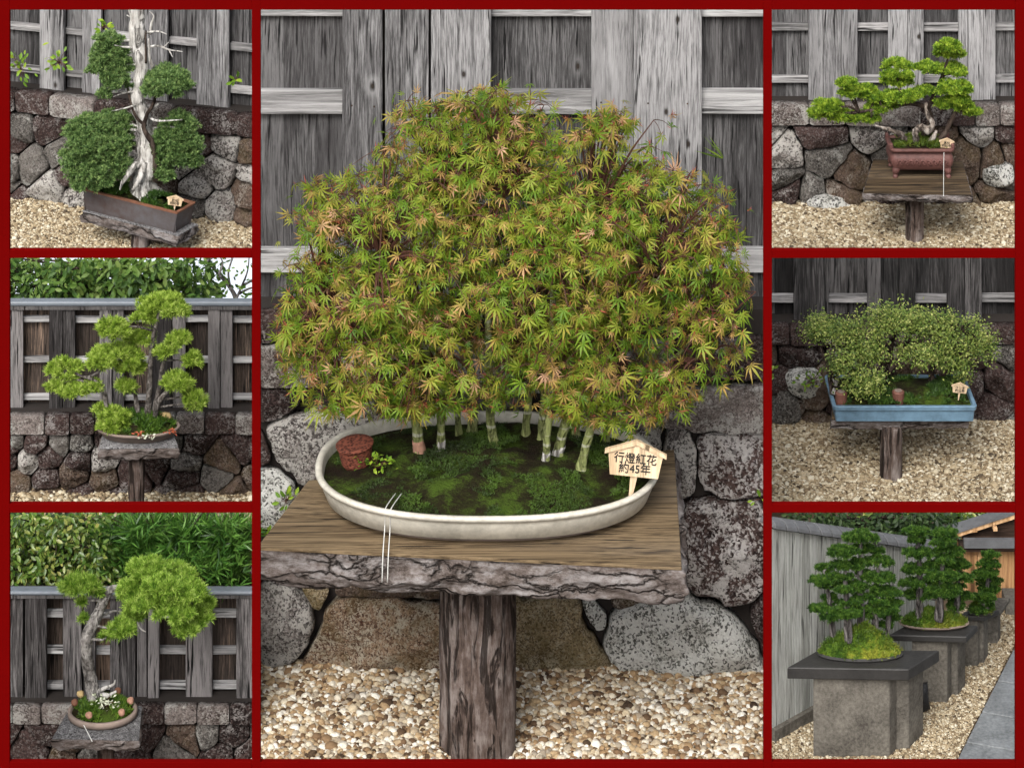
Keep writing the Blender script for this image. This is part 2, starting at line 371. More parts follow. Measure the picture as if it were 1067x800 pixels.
# ---- instancing of small templates (leaves, needles, pebbles)
def frames(N, spin=None):
    """N (n,3) unit normals -> rotation matrices whose third column is N, random spin"""
    n = len(N); a = R.normal(size=(n, 3)) if spin is None else spin
    u = a - N * (a * N).sum(1)[:, None]; u /= np.linalg.norm(u, axis=1)[:, None] + 1e-9
    v = np.cross(N, u)
    return np.stack([u, v, N], axis=2)
def inst(tv, tf, mats, pos, scale):
    n, k = len(pos), len(tv)
    sc = np.asarray(scale, float)
    sc = sc[:, None, None] if sc.ndim == 1 else sc[:, None, :]
    V = np.einsum('nij,nkj->nki', mats, tv[None] * sc) + pos[:, None, :]
    Fc = (tf[None] + (np.arange(n) * k)[:, None, None]).reshape(-1, tf.shape[1])
    return V.reshape(-1, 3), Fc
def joinp(parts):
    V, Fc, n = [], [], 0
    for v, f in parts: V.append(v); Fc.append(f + n); n += len(v)
    return np.concatenate(V), np.concatenate(Fc)
def unit(a): return a / (np.linalg.norm(a, axis=-1, keepdims=True) + 1e-9)

def maple_template():
    V, Fc = [[0, 0, 0]], []
    for ang, L in ((0, 1.), (38, .92), (-38, .92), (74, .74), (-74, .74), (116, .42), (-116, .42)):
        a = math.radians(ang); d = np.array([math.sin(a), math.cos(a)]); p = np.array([d[1], -d[0]])
        w = .070 * L + .014
        i = len(V)
        for q, h in ((d * L * .42 + p * w, .02), (d * L * .42 - p * w, .02), (d * L, 0)):
            r2 = q @ q; V.append([q[0], q[1], h - .26 * r2])
        V.append([*(d * L * .5), -.05 * L])
        Fc += [[0, i + 3, i], [0, i + 1, i + 3], [i, i + 3, i + 2], [i + 3, i + 1, i + 2]]
    return np.array(V, float), np.array(Fc)
MAPLE = maple_template()
def curled(k, f):
    V = MAPLE[0].copy(); r2 = V[:, 0] ** 2 + V[:, 1] ** 2
    V[:, 2] -= k * r2; V[:, 2] += f * np.abs(V[:, 0]); V[:, 1] *= 1 - .18 * k; V[:, 0] *= 1 - .35 * abs(f)
    return V, MAPLE[1]
MAPLES = [curled(.0, .0), curled(.55, .0), curled(.25, .55)]
OVAL = (np.array([[0, 0, 0], [.22, .35, .06], [.2, .7, .05], [0, 1, -.05], [-.2, .7, .05], [-.22, .35, .06], [0, .5, -.01]], float),
        np.array([[0, 1, 6], [1, 2, 6], [2, 3, 6], [3, 4, 6], [4, 5, 6], [5, 0, 6]]))
SMALL = (np.array([[0, 0, 0], [.27, .5, .06], [0, 1, -.04], [-.27, .5, .06]], float), np.array([[0, 1, 2], [0, 2, 3]]))

def tufts(pos, dirs, n, L, W, spread, lvar=.25, droop=0.):
    """n blades per tuft fanning out around dirs"""
    m = len(pos)
    p = np.repeat(pos, n, 0); d = np.repeat(dirs, n, 0)
    d = unit(d + R.normal(0, spread, d.shape)); d[:, 2] -= droop; d = unit(d)
    l = L * (1 + R.uniform(-lvar, lvar, len(p)))
    side = unit(np.cross(d, R.normal(size=d.shape))) * (W * .5)
    b = p + d * (l * .08)[:, None]
    mid = p + d * (l * .45)[:, None]
    V = np.stack([b - side * .4, b + side * .4, mid + side, p + d * l[:, None], mid - side], 1).reshape(-1, 3)
    Fc = np.arange(len(p))[:, None] * 5
    tri = np.concatenate([Fc + np.array([[0, 1, 2]]), Fc + np.array([[0, 2, 4]]), Fc + np.array([[4, 2, 3]])], 0)
    return V, tri

def ell_points(c, r, n, low=-.35):
    """n points and normals near the surface of an ellipsoid, few on its underside"""
    q = unit(R.normal(size=(n * 3, 3))); q = q[q[:, 2] > low][:n]
    rad = R.uniform(.62, 1.1, (len(q), 1))
    return c + q * r * rad, unit(q / r)

def pad(c, r, clump, dens, n, L, W, spread=.45, up=.5, low=-.35):
    """a cloud pad: clumps over an ellipsoid, each clump a small dome of tufts"""
    area = 4 * math.pi * ((r[0] * r[1]) ** 1.6 / 3 + (r[0] * r[2]) ** 1.6 / 3 + (r[1] * r[2]) ** 1.6 / 3) ** (1 / 1.6)
    k = max(4, int(area / (clump * clump * 2.4)))
    cc, cn = ell_points(c, np.maximum(r - clump * .5, clump * .3), k, low)
    P_, N_ = [], []
    for a, b in zip(cc, cn):
        cr = clump * random.uniform(.6, 1.25)
        pp, pn = ell_points(a, np.array([cr, cr, cr * .75]), dens, -.3)
        P_.append(pp); N_.append(unit(pn * .7 + b * .4 + np.array([0, 0, up])))
    return tufts(np.concatenate(P_) - np.concatenate(N_) * L * .5, np.concatenate(N_), n, L, W, spread)

# ------------------------------------------------------------------ reusable builders
def rock(name, poly, y, depth, mat, parent, flat=4., rough=.3, seed=None, chaikin=2, sub=.035, sharp=False):
    """rounded boulder standing proud of plane y (towards -y) with an xz outline"""
    seed = random.uniform(0, 90) if seed is None else seed
    p = np.asarray(poly, float)
    for _ in range(chaikin):
        q = np.roll(p, -1, 0); k = .08 if sharp else (.13 if chaikin == 1 else .2)
        p = np.stack([p * (1 - k) + q * k, p * k + q * (1 - k)], 1).reshape(-1, 2)
    out = []
    for a, b in zip(p, np.roll(p, -1, 0)):
        m = max(1, int(np.linalg.norm(b - a) / sub))
        out += [a + (b - a) * t for t in np.linspace(0, 1, m, endpoint=False)]
    p = np.array(out); c = p.mean(0); n = len(p)
    V, Fc = [], []
    rings = [(1.0, -.25), (1.0, .15), (.975, .5), (.92, .0), (.82, 0), (.68, 0), (.5, 0), (.3, 0), (.12, 0)]
    if sharp: rings = [(1.0, -.25), (1.0, .7), (.993, .86), (.975, .95), (.9, 1), (.78, 1), (.62, 1), (.45, 1), (.28, 1), (.12, 1)]
    sx_, sz_ = np.ptp(p[:, 0]) / 2 + 1e-6, np.ptp(p[:, 1]) / 2 + 1e-6
    cuts = [(random.uniform(.75, 1.0), random.uniform(-.55, .55), random.uniform(-.55, .55)) for _ in range(2 if sharp else 6)]
    def facet(w):
        u, v = (w[0] - c[0]) / sx_, (w[1] - c[1]) / sz_
        return min(1., min(a + (b_ * u + d_ * v) * (.35 if sharp else 1.) for a, b_, d_ in cuts))
    size = math.sqrt(np.ptp(p[:, 0]) * np.ptp(p[:, 1]))
    for r, h in rings:
        if r < .95 and not sharp: h = (1 - r ** flat) ** (1 / 1.6)
        for q in p:
            w = c + (q - c) * r
            d3 = (w[0], 0, w[1])
            dn = rough * size * .22 * fbm(d3, 3.2 / max(size, .15), seed, 5) * (1 if h > 0 else 0)
            e = rough * .10 * size * fbm(d3, 5. / max(size, .15), seed + 9, 4)
            V.append([w[0] + e, y - depth * min(h, max(.1, facet(w)) if h > .2 else h) - dn * (.4 + .6 * (1 - r)), w[1] + e * .8])
    V.append([c[0], y - depth * facet(c) - rough * size * .22 * fbm((c[0], 0, c[1]), 3.2 / max(size, .15), seed, 5), c[1]])
    k = len(rings)
    ccw = 0.5 * np.sum(p[:, 0] * np.roll(p[:, 1], -1) - np.roll(p[:, 0], -1) * p[:, 1]) > 0
    for i in range(k - 1):
        for j in range(n):
            a, b = i * n + j, i * n + (j + 1) % n
            Fc.append([a, b, b + n, a + n])
    for j in range(n): Fc.append([(k - 1) * n + j, (k - 1) * n + (j + 1) % n, k * n])
    Fc.append(list(range(n))[::-1])
    if not ccw: Fc = [f[::-1] for f in Fc]
    return mk(name, V, Fc, mat, parent, smooth=True)

def clip(poly, mid, nrm):
    out = []
    for a, b in zip(poly, poly[1:] + poly[:1]):
        da, db = (a - mid) @ nrm, (b - mid) @ nrm
        if da <= 0: out.append(a)
        if (da < 0) != (db < 0) and abs(da - db) > 1e-9: out.append(a + (b - a) * da / (da - db))
    return out
def voronoi_cells(x0, x1, y0, y1, w, h, jit=.27):
    pts = []; y = y0 + h * .45; row = 0
    while y < y1 + h * .3:
        x = x0 - w * random.uniform(0, .8)
        hh = h * random.uniform(.8, 1.2)
        while x < x1 + w:
            pts.append(np.array([x + random.uniform(-jit, jit) * w, y + random.uniform(-jit, jit) * hh]))
            x += w * random.choice((.55, .8, 1., 1.25, 1.5))
        y += hh; row += 1
    cells = []
    for i, p in enumerate(pts):
        poly = [np.array(q, float) for q in ((x0, y0), (x1, y0), (x1, y1), (x0, y1))]
        for j, q in enumerate(pts):
            if i != j and abs(q - p).max() < 4 * w and poly: 
                poly = clip(poly, (p + q) / 2, q - p)
        if len(poly) > 2:
            a = np.array(poly); ar = abs(np.sum(a[:, 0] * np.roll(a[:, 1], -1) - np.roll(a[:, 0], -1) * a[:, 1])) / 2
            if ar > w * h * .06: cells.append(a)
    return cells

def stone_wall(label, x0, x1, py_c0, py_c1, py_b, y, cop_x, w, h, pal, cop_mat, depth=.09, gap=.8, group='rubble stone retaining walls', cop_h=None, ledge=True, root_rot=0.):
    root = thing('stone_wall', [(P(x0, 0, y)[0] + P(x1, 0, y)[0]) / 2, y, Zat(py_b, y)], label, 'stone wall', group)
    # dark packed core behind the stones
    a, b = P(x0, py_b, y), P(x1, py_c0, y)
    MB().box([a[0], y + .03, a[2]], [b[0], y + .3, b[2] - .02]).build('core', M['core'], root)
    xs = list(cop_x)
    for q0, q1 in zip(xs[:-1], xs[1:]):
        j = random.uniform(-.6, .6)
        A, B = P(q0 + .5, py_c1 + j, y), P(q1 - .5, py_c0 + j * .5, y)
        poly = [(A[0], A[2]), (B[0], A[2]), (B[0], B[2]), (A[0], B[2])]
        rock('coping_stone', poly, y - .01, depth * .8, M[cop_mat if random.random() < .7 else 's_dark'], root, rough=.14, chaikin=1, sub=.03, sharp=True)
    for c in voronoi_cells(x0, x1, py_c1 + (1.5 if ledge else 0), py_b, w, h):
        ctr = c.mean(0)
        sz = np.ptp(c, axis=0)
        c = ctr + (c - ctr) * (1 - 2 * gap / np.maximum(sz, 6))
        poly = [(P(q[0], q[1], y)[0], P(q[0], q[1], y)[2]) for q in c]
        rock('stone', poly, y, depth * random.uniform(.7, 1.35), M[random.choice(pal)], root, flat=random.choice((5, 7, 10)), rough=random.uniform(.45, .8), chaikin=1)
    if root_rot: root.rotation_euler.z = root_rot
    return root

def fence(label, x0, x1, py_t, py_b, y, front, rails, rail_h, mats, group='weathered board fences', seams=(.0,), root_rot=0., cap=None, rail_mat=None, low_board=True):
    """vertical board fence: recessed boards, pale rails, wide front boards"""
    s = S(y)
    root = thing('board_fence', [(P(x0, 0, y)[0] + P(x1, 0, y)[0]) / 2, y, Zat(py_b, y)], label, 'fence', group)
    fm, bm = M[mats[0]], M[mats[1]]
    zb, zt = Zat(py_b, y), Zat(py_t, y)
    gaps = []; cur = x0
    for a, b in sorted(front):
        if a > cur + 2: gaps.append((cur, a))
        cur = max(cur, b)
    if cur < x1 - 2: gaps.append((cur, x1))
    for a, b in gaps:                                            # recessed boards, two or three per bay
        k = 1 if (b - a) * s < .18 else (2 if (b - a) * s < .34 else 3)
        e = np.linspace(a - 3, b + 3, k + 1)
        for i in range(k):
            A, B = P(e[i] + .15, 0, y)[0], P(e[i + 1] - .15, 0, y)[0]
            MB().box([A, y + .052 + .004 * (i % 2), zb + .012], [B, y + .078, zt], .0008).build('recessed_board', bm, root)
        for rp in rails:
            A, B = P(a - 2, 0, y)[0], P(b + 2, 0, y)[0]
            zc = Zat(rp + random.uniform(-.5, .5), y)
            bevel(MB().box([A, y + .006, zc - rail_h * s / 2], [B, y + .05, zc + rail_h * s / 2], .001).build('rail', M[rail_mat or 'rail'], root), .003)
    for i, (a, b) in enumerate(sorted(front)):
        A, B = P(a + .25, 0, y)[0], P(b - .25, 0, y)[0]
        dz = random.uniform(-.012, .008)
        yo = .0 if i % 2 else -.012
        bevel(MB().box([A, y - .03 + yo, zb + dz], [B, y - .001 + yo * .5, zt + .004], .0015).build('front_board', fm, root), .004)
    if 'maple' in label:
        for i, (a, b) in enumerate(sorted(front)):
            for rp in rails:
                for fx in (.22, .78):
                    c_ = P(a + (b - a) * fx + random.uniform(-1, 1), rp + random.uniform(-3, 3), y); yf_ = y - (.03 if i % 2 else .042)
                    nb_ = MB(); tube(nb_, [[c_[0], yf_ + .004, c_[2]], [c_[0], yf_ - .0025, c_[2]]], [.0062, .0055], 8, 1)
                    nb_.build('nail_head', M['beam'], root)
    MB().box([P(x0, 0, y)[0], y + .082, zb - .01], [P(x1, 0, y)[0], y + .1, zt - .01]).build('backing', M['core'], root)
    if cap:
        A, B = P(x0, cap[1], y), P(x1, cap[0], y)
        h = B[2] - A[2]
        bevel(MB().box([A[0], y - .055, A[2] + h * .45], [B[0], y + .015, B[2]]).build('cap_rail', M['metal_cap'], root), .01)
        MB().box([A[0], y - .048, A[2]], [B[0], y + .012, A[2] + h * .42]).build('cap_beam', M['fence_burnt'], root)
    if root_rot: root.rotation_euler.z = root_rot
    return root

ICO = None
def pebble_template():
    import bmesh
    bm = bmesh.new(); bmesh.ops.create_icosphere(bm, subdivisions=2, radius=1)
    for v in bm.verts: v.co *= 1 + .22 * mnoise.noise(v.co * 1.4)
    V = np.array([v.co[:] for v in bm.verts]); Fc = np.array([[v.index for v in f.verts] for f in bm.faces]); bm.free()
    bm = bmesh.new(); bmesh.ops.create_icosphere(bm, subdivisions=1, radius=1)
    V1 = np.array([v.co[:] for v in bm.verts]); F1 = np.array([[v.index for v in f.verts] for f in bm.faces]); bm.free()
    return (V, Fc), (V1, F1)
PEB, PEB1 = pebble_template()
def gravel(label, x0, x1, y0, y1, z, d, fine=True, poly=None):
    """one bed of loose pebbles over a level bed; d = pebble size in metres"""
    st = d * .62
    nx, ny = int((x1 - x0) / st), int((y1 - y0) / st)
    gx, gy = np.meshgrid(np.linspace(x0, x1, nx), np.linspace(y0, y1, ny))
    pts = np.stack([gx.ravel(), gy.ravel()], 1); pts = pts + R.uniform(-.55, .55, pts.shape) * st
    if poly is not None:
        pl = np.asarray(poly); inside = np.zeros(len(pts), bool)
        for a, b in zip(pl, np.roll(pl, -1, 0)):
            c = (a[1] > pts[:, 1]) != (b[1] > pts[:, 1])
            inside ^= c & (pts[:, 0] < (b[0] - a[0]) * (pts[:, 1] - a[1]) / (b[1] - a[1] + 1e-12) + a[0])
        pts = pts[inside]
    n = len(pts)
    und = np.array([.007 + .007 * mnoise.noise(Vector((p[0] * 2, p[1] * 2, 3))) for p in pts])
    pos = np.column_stack([pts, z + d * .12 + und + R.uniform(-.12, .32, n) * d])
    sz = d * .5 * np.exp(R.normal(0, .33, n))
    sc = np.column_stack([sz * R.uniform(.85, 1.35, n), sz, sz * R.uniform(.55, .85, n)])
    up = unit(np.column_stack([R.normal(0, .35, n), R.normal(0, .35, n), np.ones(n)]))
    t = PEB if fine else PEB1
    V, Fc = inst(t[0], t[1], frames(up), pos, sc)
    o = mk('gravel', V, Fc, M['gravel' if fine else 'gravel_tan'], smooth=True, origin=[(x0 + x1) / 2, (y0 + y1) / 2, z])
    return tag(o, label, 'gravel', kind='stuff')

def terrace(name, p0, p1, y0, y1, z):
    q = [P(p0, 0, y0)[:2], P(p1, 0, y0)[:2], P(p1, 0, y1)[:2], P(p0, 0, y1)[:2]]
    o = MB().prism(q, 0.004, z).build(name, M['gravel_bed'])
    return tag(o, kind='structure')

def outline_pts(poly, step):
    out = []; p = np.asarray(poly, float)
    for a, b in zip(p, np.roll(p, -1, 0)):
        m = max(1, int(np.linalg.norm(b - a) / step))
        out += [a + (b - a) * t for t in np.linspace(0, 1, m, endpoint=False)]
    return np.array(out)

def log_post(mb, c, z0, z1, r, sides=40, seed=0., rough=.13):
    V, Fc = [], []; nz_ = 26
    for i in range(nz_ + 1):
        t = i / nz_; z = z0 + (z1 - z0) * t
        for j in range(sides):
            a = 2 * math.pi * j / sides
            d = np.array([math.cos(a), math.sin(a)])
            f = mnoise.ridged_multi_fractal(Vector((d[0] * 2.3 + seed, d[1] * 2.3, z * 1.1 / max(r, .05) * .12)), 1., 2., 4, 1., 2.)
            rr = r * (1.0 + rough * (f - 1.1) * .75 + .05 * math.sin(a * 2 + seed) + .03 * mnoise.noise(Vector((d[0], d[1], z * 3 + seed))))
            V.append([c[0] + d[0] * rr, c[1] + d[1] * rr, z])
    for i in range(nz_):
        for j in range(sides):
            a, b = i * sides + j, i * sides + (j + 1) % sides
            Fc.append([a, b, b + sides, a + sides])
    Fc += [list(range(sides))[::-1], [nz_ * sides + j for j in range(sides)]]
    mb.add(V, Fc)

def log_table(label, quad, zt, thick, post_c, post_r, zg, group='rustic log tables', seed=1., top=True, rough=1., edge_mat='bark_edge', base_z=None):
    """live-edge slab with furrowed bark rim on one thick log"""
    root = thing('log_table', [post_c[0], post_c[1], zg], label, 'table', group)
    q = np.asarray(quad, float)[:, :2]
    ctr = q.mean(0)
    o = outline_pts(q, thick * .065); n = len(o)
    V, Fc = [], []; L = 18
    tt = thick * .10
    for i in range(L + 1):
        t = i / L; z = zt - tt - (thick - tt) * t
        for p in o:
            d = p - ctr; d = d / np.linalg.norm(d)
            k = thick
            f = mnoise.ridged_multi_fractal(Vector((p[0] * .34 / k + seed, p[1] * .34 / k, z * 1.15 / k)), .9, 2., 5, 1., 2.) - 1.1
            bulge = math.sin(math.pi * min(1, t * 1.0)) * .22 - max(0, t - .55) * .35
            h = k * rough * (.20 * f + .5 * bulge * .6 + .10 * fbm((p[0], p[1], z), 1.6 / k, seed))
            wob = k * .16 * fbm((p[0], p[1], 0), .9 / k, seed + 5, 3) * t
            if i == 0: h = min(h, 0) * .5
            V.append([p[0] + d[0] * h, p[1] + d[1] * h, z + wob])
    for i in range(L):
        for j in range(n):
            a, b = i * n + j, i * n + (j + 1) % n
            Fc.append([a + n, b + n, b, a])
    V.append([*ctr, zt - tt]); V.append([*ctr, zt - thick])
    for j in range(n):
        Fc.append([j, (j + 1) % n, len(V) - 2]); Fc.append([L * n + (j + 1) % n, L * n + j, len(V) - 1])
    mk('bark_edge', V, Fc, M[edge_mat], root, smooth=True)
    qi = ctr + (q - ctr) * .997
    bevel(MB().prism(qi, zt - tt + .002, zt).build('tabletop', M['table_wood' if top is True else top], root), .003)
    mb = MB(); log_post(mb, post_c, zg - .02, zt - thick * .8, post_r, seed=seed)
    mb.build('post', M['bark_post'], root, smooth=True)
    return root

def oval(rx, ry, n=72):
    a = np.linspace(0, 2 * math.pi, n, endpoint=False)
    return np.column_stack([np.cos(a) * rx, np.sin(a) * ry])
def supero(rx, ry, e, n=120):
    a = np.linspace(0, 2 * math.pi, n, endpoint=False); c, q = np.cos(a), np.sin(a)
    return np.column_stack([np.sign(c) * np.abs(c) ** (2 / e) * rx, np.sign(q) * np.abs(q) ** (2 / e) * ry])
def rrect(rx, ry, rc, n=6):
    out = []
    for cx, cy, a0 in ((rx - rc, ry - rc, 0), (-rx + rc, ry - rc, 90), (-rx + rc, -ry + rc, 180), (rx - rc, -ry + rc, 270)):
        for t in np.linspace(0, 90, n):
            a = math.radians(a0 + t); out.append([cx + rc * math.cos(a), cy + rc * math.sin(a)])
    return np.array(out)
def offs(o, d):
    """offset a convex outline outwards by d"""
    t = np.roll(o, -1, 0) - np.roll(o, 1, 0); nrm = np.column_stack([t[:, 1], -t[:, 0]]); nrm /= np.linalg.norm(nrm, axis=1)[:, None] + 1e-9
    return o + nrm * d
def rot2(o, a): c, s = math.cos(a), math.sin(a); return o @ np.array([[c, s], [-s, c]])

def loft(o, prof, c, yaw=0., cap0=True, cap1=True):
    """outline o (ccw) swept through (offset, z) profile"""
    V, Fc = [], []; n = len(o)
    for d, z in prof:
        q = rot2(offs(o, d), yaw) + np.asarray(c)[:2]
        V += [[p[0], p[1], z] for p in q]
    for i in range(len(prof) - 1):
        for j in range(n):
            a, b = i * n + j, i * n + (j + 1) % n
            Fc.append([a, b, b + n, a + n])
    if cap0: Fc.append(list(range(n))[::-1])
    if cap1: Fc.append([(len(prof) - 1) * n + j for j in range(n)])
    return V, Fc

def soil_surface(o, c, z, yaw, dome, amp, seed, name, mat, parent, nsc=4.):
    V, Fc = [], []; n = len(o); rings = 22
    q0 = rot2(o, yaw)
    for i in range(rings):
        r = 1 - i / rings
        for p in q0 * r:
            w = p + np.asarray(c)[:2]
            V.append([w[0], w[1], z + dome * (1 - r * r) + amp * fbm((w[0], w[1], 0), nsc, seed, 5) * min(1, (1 - r) * 6 + .1)])
    V.append([c[0], c[1], z + dome])
    for i in range(rings - 1):
        for j in range(n):
            a, b = i * n + j, i * n + (j + 1) % n
            Fc.append([a, b, b + n, a + n])
    for j in range(n): Fc.append([(rings - 1) * n + j, (rings - 1) * n + (j + 1) % n, rings * n])
    return mk(name, V, Fc, mat, parent, smooth=True)

def moss_blades(o, c, z, yaw, dome, n, L, mat, parent, name='moss_tufts', thr=-.05, nsc=4., seed=3.):
    q = rot2(o, yaw); P_ = []
    mx = np.abs(q).max(0)
    while len(P_) < n:
        p = np.array([random.uniform(-mx[0], mx[0]), random.uniform(-mx[1], mx[1])])
        u = rot2(p[None], -yaw)[0] / np.abs(o).max(0)
        r = math.hypot(*u) if len(o) > 40 else max(abs(u))
        if r > .97: continue
        w = p + np.asarray(c)[:2]
        if fbm((w[0], w[1], 0), nsc, seed, 4) < thr: continue
        P_.append([w[0], w[1], z + dome * (1 - r * r)])
    P_ = np.array(P_); d = unit(R.normal(0, .5, P_.shape) + np.array([0, 0, 1.]))
    V, Fc = tufts(P_, d, 5, L, L * .18, .5)
    return mk(name, V, Fc, mat, parent)

def text_mesh(body, height):
    c = bpy.data.curves.new('lettering', 'FONT'); c.body = body; c.size = height
    c.align_x = 'CENTER'; c.align_y = 'CENTER'; c.extrude = height * .02; c.resolution_u = 3
    o = bpy.data.objects.new('lettering', c); COL.objects.link(o)
    bpy.context.view_layer.update()
    m = bpy.data.meshes.new_from_object(o.evaluated_get(bpy.context.evaluated_depsgraph_get()))
    V = np.array([v.co[:] for v in m.vertices]).reshape(-1, 3); Fc = [list(p.vertices) for p in m.polygons]
    bpy.data.objects.remove(o); bpy.data.curves.remove(c); bpy.data.meshes.remove(m)
    return V, Fc

def sign(label, px, py, y, w, h, stake, lines, yaw=0., roll=0., lean=0., th=.16, stake_dx=0., group='small wooden name signs'):
    """house-shaped name board on a stake; (px,py) is the board's centre, sizes in photo pixels at that depth"""
    s = S(y); base = P(px + stake_dx, py + h / 2 + stake, y)
    root = thing('name_sign', base, label, 'sign', group)
    w, h, st = w * s, h * s, stake * s
    z0 = base[2] + st; x0 = base[0] - stake_dx * s; t = .09 * h
    def A(x, z): return (x0 + x, z0 + z)
    bd = MB().slab([A(-w * .41, 0), A(w * .40, 0), A(w * .46, h * .68), A(w * .02, h * .98), A(-w * .46, h * .68)], y - t, y).build('board', M['sign_wood'], root)
    rb = MB()
    rb.slab([A(-w * .52, h * .62), A(-w * .52, h * .74), A(.01 * w, h * 1.1), A(.01 * w, h * .96)][::-1], y - t * 1.7, y + t * .4)
    bm_ = rb.build('roof_strip', M['sign_wood'], root)
    MB().slab([A(.012 * w, h * .96), A(.012 * w, h * 1.1), A(w * .52, h * .74), A(w * .52, h * .62)][::-1], y - t * 1.7, y + t * .4).build('roof_strip', M['sign_wood'], root)
    sw = w * .065
    MB().slab([(base[0] - sw * .3, base[2]), (base[0] + sw * .5, base[2]), (x0 + sw, z0 + h * .1), (x0 - sw, z0 + h * .1)], y + .001, y + t).build('stake', M['sign_wood'], root)
    for k, ln in enumerate(lines):
        size = h * (.34 if len(lines) > 1 else .4)
        V, Fc = text_mesh(ln, size)
        wd = np.ptp(V[:, 0]); lim = w * .72
        if wd > lim: V[:, 0] *= lim / wd
        zc = h * (.52 - .30 * k) if len(lines) > 1 else h * .42
        n_ = len(V); V = np.concatenate([V, V + [size * .022, size * .012, -size * .004], V + [size * .012, -size * .018, size * .004]]); Fc = Fc + [[i + n_ for i in f] for f in Fc] + [[i + 2 * n_ for i in f] for f in Fc]
        W = np.column_stack([V[:, 0] + x0, np.full(len(V), y - t - .0015) - V[:, 2], V[:, 1] + z0 + zc])
        mk('lettering', W, Fc, M['ink'], bd)
    root.rotation_euler = (lean, roll, yaw)
    return root

def cord(label, pts, r, group=None):
    mb = MB(); tube(mb, pts, [r] * len(pts), 6, 5)
    return tag(mb.build('tie_cord', M['cord'], smooth=True), label, 'cord', group)

# ------------------------------------------------------------------ ground and terraces
tag(MB().box([-120, -40, -.4], [120, 240, 0]).build('ground', M['earth']), kind='structure')

# ================================================================== MIDDLE BAY
YW = 1.86                                                       # wall face
zg = Zat(790, .9)                                               # gravel level
zt = Zat(567, .50)                                              # tabletop level
terrace('gravel_bed', 266, 801, -.25, 2.3, zg)
gravel('cream and tan pebble gravel under the large maple table', -1.5, 1.5, .60, YW + .02, zg, .0285, True, [P(266, 0, .5)[:2], P(801, 0, .5)[:2], P(801, 0, YW + .05)[:2], P(266, 0, YW + .05)[:2]])
wall = thing('stone_wall', [0, YW, zg], 'large boulder wall behind the maple table, with a white speckled boulder at right', 'stone wall', 'rubble stone retaining walls')
MB().box([P(264, 0, YW)[0], YW + .05, zg - .02], [P(800.5, 0, YW)[0], YW + .34, Zat(326, YW)]).build('core', M['core'], wall)
STN = [
 ([(266, 322), (330, 318), (330, 350), (266, 354)], 's_dark', 9, .06), ([(332, 318), (440, 318), (440, 352), (332, 350)], 's_grey', 9, .06),
 ([(266, 357), (345, 353), (348, 398), (266, 402)], 's_coping', 9, .07), ([(350, 354), (470, 356), (470, 404), (350, 400)], 's_pale', 9, .07),
 ([(473, 354), (590, 352), (590, 408), (473, 404)], 's_pale', 9, .07), ([(593, 352), (700, 354), (700, 404), (593, 408)], 's_coping', 9, .07),
 ([(703, 352), (803, 350), (803, 392), (703, 394)], 's_dark', 9, .06),
 ([(266, 405), (300, 404), (318, 415), (290, 436), (266, 440)], 's_dark', 5, .08),
 ([(292, 434), (330, 424), (400, 416), (440, 425), (436, 520), (392, 530), (345, 520), (318, 512), (288, 475), (276, 448)], 's_speck', 4, .16),
 ([(266, 446), (272, 446), (286, 478), (266, 486)], 's_dark', 5, .07),
 ([(266, 490), (286, 484), (306, 500), (318, 520), (312, 545), (266, 552)], 's_pale', 5, .10),
 ([(266, 556), (312, 550), (320, 580), (266, 590)], 's_dark', 5, .08),
 ([(440, 412), (560, 412), (560, 520), (440, 520)], 's_grey', 6, .09), ([(563, 412), (690, 410), (690, 440), (686, 520), (563, 520)], 's_speck', 6, .09),
 ([(690, 402), (803, 396), (803, 446), (745, 446), (690, 440)], 's_coping', 8, .10),
 ([(692, 443), (722, 445), (728, 512), (700, 520), (690, 500)], 's_speck', 5, .10),
 ([(726, 449), (803, 450), (803, 512), (760, 516), (730, 508)], 's_darklichen', 6, .12),
 ([(704, 522), (760, 518), (803, 518), (803, 606), (775, 628), (740, 618), (708, 606)], 's_darklichen', 5, .15),
 ([(700, 610), (706, 604), (705, 530), (600, 540), (600, 606)], 's_grey', 6, .06),
 ([(266, 606), (300, 604), (322, 622), (330, 650), (318, 672), (305, 688), (266, 692)], 's_speck', 4.5, .13),
 ([(314, 606), (345, 610), (334, 634), (322, 630)], 's_ochre', 6, .06),
 ([(349, 600), (470, 606), (470, 622), (350, 618)], 's_brown', 6, .06),
 ([(338, 636), (352, 622), (420, 622), (472, 632), (476, 706), (420, 712), (370, 706), (318, 694), (318, 684), (332, 658)], 's_rust', 6, .15),
 ([(520, 622), (600, 620), (612, 650), (634, 680), (640, 712), (600, 718), (520, 714)], 's_ochre', 6, .12),
 ([(604, 625), (618, 622), (633, 640), (630, 656), (620, 654)], 's_pale', 5, .07),
 ([(634, 640), (650, 630), (700, 618), (742, 624), (775, 645), (796, 690), (800, 722), (770, 730), (700, 724), (655, 706), (630, 678)], 's_pale', 3.6, .20),
 ([(778, 634), (803, 612), (803, 690), (798, 684)], 's_dark', 5, .10),
 ([(636, 616), (700, 612), (660, 626), (640, 634)], 's_brown', 5, .06)]
for poly, m, fl, dp in STN:
    rock('coping_stone' if poly[0][1] < 400 and fl > 7 else 'stone', [(P(min(a, 800.5), b, YW)[0], P(a, b, YW)[2]) for a, b in poly], YW, dp, M[m], wall, flat=fl + 4, rough=.5, chaikin=1 if fl > 7 or fl == 6 else 2, sub=.022, sharp=fl > 7)

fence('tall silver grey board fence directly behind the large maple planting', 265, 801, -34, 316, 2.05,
      [(357, 399), (401, 447), (449, 512), (616, 660), (660, 731)], [107, 272, 5], 25, ('fence_grey', 'fence_grey_back'))

